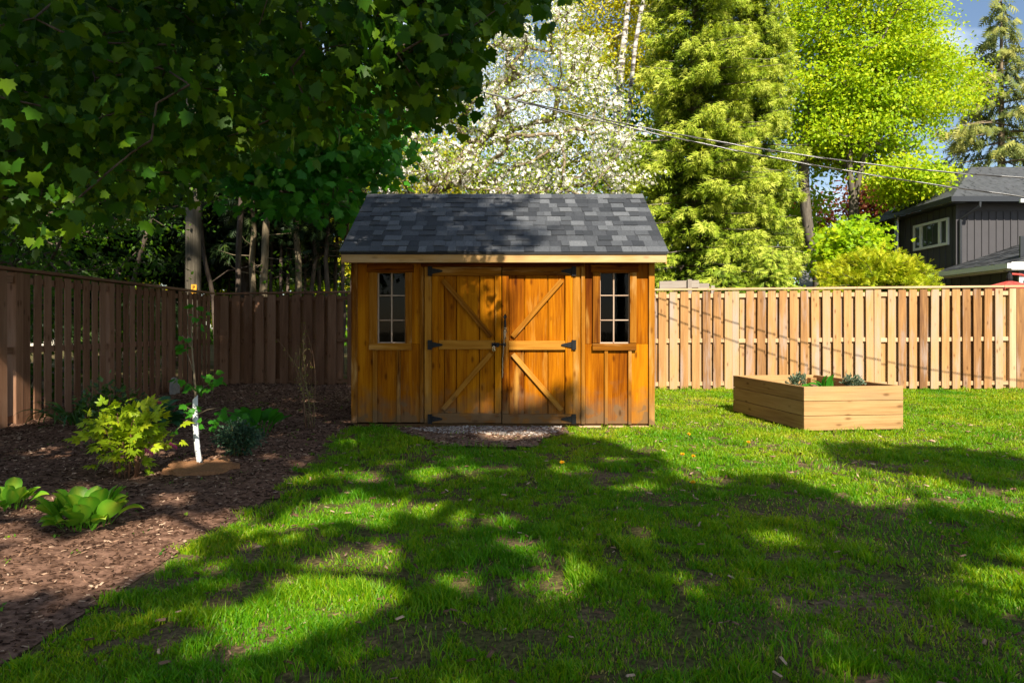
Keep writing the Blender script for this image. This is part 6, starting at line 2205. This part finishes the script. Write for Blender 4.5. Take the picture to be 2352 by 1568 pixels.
# cedar row
ced = [(578, 15.2, 0.075, 4), (606, 15.0, 0.095, 10), (628, 16.0, 0.04, -4), (646, 15.8, 0.042, 3), (662, 16.4, 0.045, 6), (684, 15.6, 0.085, 0), (701, 16.8, 0.04, 8), (716, 15.9, 0.055, 10),
       (733, 16.5, 0.05, -6), (749, 15.7, 0.06, 8), (768, 16.9, 0.05, 12), (786, 16.0, 0.05, 14), (806, 16.6, 0.055, 16), (828, 17.2, 0.06, 10)]
ordn = ['first', 'second', 'third', 'fourth', 'fifth', 'sixth', 'seventh', 'eighth', 'ninth', 'tenth', 'eleventh', 'twelfth', 'thirteenth', 'fourteenth']
for i, (px, d, r_, ln) in enumerate(ced):
    size_ = 'stout' if r_ > 0.07 else 'slim'
    b = np.array(at(px, 750, d)); b[2] = 0
    top = np.array(at(px + ln * 2.2, 130, d))
    t = thing('cedar_tree', '%s bare cedar trunk behind the fence, %s from the utility pole' % (size_, ordn[i]), 'tree', tuple(b), 'cedar trunks behind the back fence')
    tr = polyline([b, b + (np.array(at(px + ln * 0.2, 600, d)) - b), np.array(at(px + ln, 480, d)), top], 12)
    tr[1:-1, 0] += rt.normal(size=10) * 0.02
    rr = np.linspace(r_ * 1.1, r_ * 0.5, 12)
    A, B, ra, rb = [tr[:-1]], [tr[1:]], [rr[:-1]], [rr[1:]]
    Ps, Ax = [], []
    for k in range(26):
        z = rt.uniform(2.2, 7.0)
        p = np.array([np.interp(z, tr[:, 2], tr[:, j]) for j in range(3)])
        w = rt.uniform(0, 2 * np.pi)
        L_ = rt.uniform(0.4, 1.3)
        e = p + np.array([math.cos(w) * L_, math.sin(w) * L_, rt.uniform(-0.3, 0.35)])
        m_ = (p + e) / 2 + np.array([0, 0, -0.06])
        A.append(np.array([p, m_])); B.append(np.array([m_, e])); ra.append(np.array([0.010, 0.007])); rb.append(np.array([0.007, 0.003]))
        n_l = 4 if z < 3.3 else 26
        if z < 3.3 and rt.random() < 0.55:
            n_l = 0
        q_ = rt.random(n_l) ** 0.5
        Ps.append(p + (e - p) * q_[:, None] + rt.normal(size=(n_l, 3)) * 0.16)
        Ax.append(norm((e - p)[None]) * 0.5 + rt.normal(size=(n_l, 3)) * 0.4 + np.array([0, 0, -0.5]))
    segs_mesh('trunk', np.concatenate(A), np.concatenate(B), np.concatenate(ra), np.concatenate(rb), M['bark_tan'] if r_ > 0.07 else M['bark'], t, tuple(b), 7)
    P = np.concatenate(Ps)
    leaves('crown', P, norm(np.concatenate(Ax)), norm(rt.normal(size=P.shape) + np.array([0, 0, 0.5])), rt.uniform(0.15, 0.32, len(P)), 'spray', M['darkspruce'], t, loc=tuple(b))

for px, d, zc_, lab in ((520, 18.5, 2.6, 'green understory bush behind the utility pole'), (640, 19.5, 2.9, 'green understory bush behind the left cedar trunks'), (750, 18.8, 2.7, 'green understory bush behind the cedar trunks next to the shed'),
                        (180, 19.0, 2.8, 'green understory bush behind the leaning trunks at the far left')):
    xb = at(px, 650, d)[0]
    tr = polyline([(xb, d, 0), (xb, d, 1.0), (xb + 0.1, d, zc_)], 7)
    ca = ellipsoid(rt, 60, (xb, d, zc_), (1.3, 0.9, 1.7))
    broadleaf('understory_bush', lab, 'bush', (xb, d, 0), tr, ca, [('foliage', 'ovate', M['green_leaf'], 26, 0.27, 0.13, 0.3)], M['bark'], rt, r0=0.007, rmax=0.05, step=0.3, group='understory bushes beyond the fence')

# fresher maple hanging over the back fence, left of the shed
b = np.array(at(545, 750, 14.2)); b[2] = 0
tr = polyline([b, np.array(at(548, 560, 14.0)), np.array(at(560, 380, 13.6)), np.array(at(590, 240, 13.0))], 14)
ca = np.concatenate([img_points(rt, 170, [(480, 330), (560, 230), (700, 160), (880, 180), (920, 300), (900, 380), (840, 450), (830, 500), (780, 480), (700, 490), (600, 470), (500, 420)], 9.8, 12.6)])
broadleaf('maple_tree', 'green leaved maple hanging over the back fence left of the shed', 'tree', tuple(b), tr, ca, [('crown', 'maple', M['maple_fresh'], 26, 0.26, 0.155, 0.7)], M['bark'], rt, r0=0.006, rmax=0.10, step=0.3, bow=0.06)
# undergrowth tree at the far left behind the fence
b = (-8.6, 11.5, 0)
tr = polyline([b, (-8.5, 11.5, 1.5), (-8.3, 11.4, 3.0)], 8)
ca = np.concatenate([ellipsoid(rt, 200, (-8.6, 11.6, 2.6), (2.6, 2.4, 1.5))])
broadleaf('leafy_bush', 'dark green leafy bush rising behind the left fence', 'bush', b, tr, ca, [('foliage', 'ovate', M['maple_dark'], 40, 0.24, 0.10, 0.4)], M['bark'], rt, r0=0.007, rmax=0.06, step=0.3)

for yc, lab in ((7.6, 'dark bush pressed behind the left fence, nearest the camera'), (9.6, 'dark bush behind the left fence, middle one of three'), (12.6, 'dark bush behind the left fence beside the corner')):
    b = (-6.9, yc, 0)
    tr = polyline([b, (-6.9, yc, 0.4), (-6.85, yc, 0.9)], 5)
    ca = ellipsoid(rt, 70, (-6.9, yc, 0.85), (0.85, 1.0, 0.95))
    ca = ca[ca[:, 2] > 0.1]
    broadleaf('dark_bush', lab, 'bush', b, tr, ca, [('foliage', 'ovate', M['maple_dark'], 36, 0.17, 0.085, 0.3)], M['bark'], rt, r0=0.006, rmax=0.04, step=0.25)

# ---- trees further back
far = [(420, 30, 5.5, 4.2, 'birch_leaf', 'yellow-green sunlit tree far behind the utility pole'), (700, 28, 6.0, 4.0, 'maple_bright', 'bright green tree far behind the cedar trunks'),
       (900, 25, 5.5, 3.6, 'birch_leaf', 'yellow-green tree behind the left side of the blossom tree'), (1100, 29, 5.8, 4.2, 'green_leaf', 'green tree far behind the blossom tree'),
       (1330, 30, 6.2, 4.0, 'birch_leaf', 'yellow-green tree far behind the birches'), (1560, 27, 7.5, 4.2, 'green_leaf', 'green tree far behind the big spruce'), (1720, 29, 6.5, 3.8, 'maple_bright', 'bright green tree behind the spruces'),
       (250, 34, 6.0, 4.5, 'maple_bright', 'bright tree far behind the dark spruces'), (560, 36, 6.5, 4.5, 'apple_leaf', 'pale olive tree far behind the cedar row')]
for px, d, zc_, rad_, mt, lab in far:
    xb = at(px, 650, d)[0]
    b = (xb, d, 0)
    tr = polyline([b, (xb, d, 2.0), (xb + 0.2, d, zc_)], 9)
    ca = ellipsoid(rt, 130, (xb, d, zc_), (rad_ * 0.8, rad_ * 0.7, zc_ * 0.72))
    ca = ca[ca[:, 2] > 0.8]
    broadleaf('background_tree', lab, 'tree', b, tr, ca, [('crown', 'diamond', M[mt], 60, 0.55, 0.24, 0.3)], M['bark'], rt, r0=0.02, rmax=0.2, step=0.7, group='trees beyond the fences')

n = 26000
P = np.stack([rt.uniform(-48, 42, n), rt.uniform(40, 46, n), rt.random(n) ** 1.2 * 4.6], 1)
P = P[P[:, 2] < 2.2 + 2.6 * N1(P[:, 0], P[:, 1] * 0.2, 0.35)]
o = leaves('treeline', P, norm(rt.normal(size=P.shape)), norm(rt.normal(size=P.shape) * 0.6 + np.array([0, -0.5, 0.7])), rt.uniform(0.3, 0.6, len(P)), 'diamond', M['green_leaf'])
put(o, 'stuff')

# ---- maple hanging into the picture from the upper left
b = np.array([-3.4, 1.0, 0.0])
tr = polyline([b, (-3.3, 1.1, 1.6), (-3.1, 1.5, 3.2), (-2.6, 2.4, 4.4), (-2.0, 3.4, 4.9)], 14)
poly = [(-350, -300), (1330, -260), (1290, -40), (1200, -20), (1090, 60), (1080, 120), (1040, 200), (1000, 240), (940, 260), (850, 220), (760, 240), (690, 330), (600, 300), (540, 360), (470, 400), (400, 420),
        (300, 450), (220, 470), (120, 500), (60, 440), (-60, 480), (-350, 400)]
ca = np.concatenate([img_points(rt, 620, poly, 3.7, 6.6), img_points(rt, 420, [(-350, -150), (760, -150), (700, 300), (560, 380), (400, 440), (120, 520), (-350, 470)], 6.2, 9.0)])
fine = img_points(rt, 60, [(900, -60), (1300, -60), (1180, 10), (1080, 100), (1040, 190), (960, 240), (880, 180)], 3.6, 5.0)
ca = np.concatenate([ca, fine])
t = thing('maple_tree', 'dark shaded maple whose leafy branches hang into the upper left', 'tree', tuple(b))
nodes, par, tips = grow(tr, ca, rt, 0.22, 0.10, 0.03)
r_ = radii(nodes, par, tips, 0.0030, rmax=0.17)
r_[14:] = np.minimum(r_[14:], 0.0062)
wood_of('trunk', nodes, par, r_, M['bark'], t, tuple(b), 6)
P = scatter(rt, nodes[tips], 26, 0.17, 0.7)
ax = norm(rt.normal(size=P.shape) * 0.55 + np.array([0.15, 0.0, -0.85]))
nm = norm(rt.normal(size=P.shape) * 0.5 + np.array([0.15, -0.55, 0.55]))
sz = 0.088 * rt.uniform(0.5, 1.25, len(P))
pxs = CX + P[:, 0] / P[:, 1] * F
pys = HY - (P[:, 2] - H) / P[:, 1] * F
# keep the outline of the foliage that the photograph shows
drop = (pxs > 1120) & (pys > 70)
drop |= (pxs > 1340)
P, ax, nm, sz, pxs, pys = [a[~drop] for a in (P, ax, nm, sz, pxs, pys)]
vis = (pxs > -20) & (pxs < 2352) & (pys > -20)
score = np.where(vis, sz / P[:, 1], 0) * np.where(pys > 0, 1, 0.5)
big = np.argsort(-score)[:300]
rest = np.setdiff1d(np.arange(len(P)), big)
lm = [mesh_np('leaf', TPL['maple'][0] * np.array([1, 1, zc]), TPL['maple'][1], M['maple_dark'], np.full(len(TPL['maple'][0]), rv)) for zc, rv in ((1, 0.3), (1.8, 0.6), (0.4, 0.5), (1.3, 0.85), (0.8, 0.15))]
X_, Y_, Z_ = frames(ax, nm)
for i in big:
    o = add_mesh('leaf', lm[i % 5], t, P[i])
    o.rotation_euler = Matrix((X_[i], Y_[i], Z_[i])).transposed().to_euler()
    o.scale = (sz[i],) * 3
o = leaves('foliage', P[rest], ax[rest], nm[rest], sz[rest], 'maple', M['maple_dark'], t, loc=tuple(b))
o['kind'] = 'stuff'

# ---- trees behind the camera: they stand on the near side of the garden and throw the dappled shade on it
rs = np.random.default_rng(9)


def shade_tree(name, label, base, centre, rad, n_att, n_leaf, size, trunk_top):
    tr = polyline([base, (base[0], base[1], trunk_top * 0.5), trunk_top_pt(base, centre, trunk_top)], 10)
    ca = ellipsoid(rs, n_att * 3, centre, rad)
    ca = ca[shaded(ca)][:n_att]
    t = thing(name, label, 'tree', base)
    nodes, par, tips = grow(tr, ca, rs, 0.6, 0.05, 0.06)
    r__ = radii(nodes, par, tips, 0.012, rmax=0.28)
    wood_of('trunk', nodes, par, r__, M['bark'], t, base)
    P = np.concatenate([scatter(rs, nodes[tips], 14, 0.5), ellipsoid(rs, n_leaf, centre, rad)])
    P = P[(P[:, 2] > 2.3)]
    # a leaf stays only if its whole shadow lies in a shaded place
    k = shaded(P)
    for du, dv in ((0.06, 0.04), (-0.06, 0.04), (0.0, -0.07)):
        k &= shaded(P + np.array([du, 0, dv]))
    P = P[k]
    ax = norm(rs.normal(size=P.shape) + np.array([0, 0, -0.4]))
    nm = norm(rs.normal(size=P.shape) * 0.6 + np.array([0.1, -0.4, 0.6]))
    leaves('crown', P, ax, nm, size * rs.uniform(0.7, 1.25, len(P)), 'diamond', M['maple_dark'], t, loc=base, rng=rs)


def trunk_top_pt(base, centre, z):
    return (base[0] + (centre[0] - base[0]) * 0.5, base[1] + (centre[1] - base[1]) * 0.5, z)


shade_tree('tall_maple', 'tall maple on the near side of the garden shading the bed and the shed', (-4.5, -5.5, 0), (-3.6, -5.0, 14.0), (8.0, 3.2, 11.0), 420, 190000, 0.145, 9.0)
shade_tree('broad_maple', 'broad maple on the near side of the garden shading the front lawn', (3.2, -4.6, 0), (2.6, -3.8, 7.2), (8.5, 2.4, 3.8), 260, 90000, 0.125, 5.0)
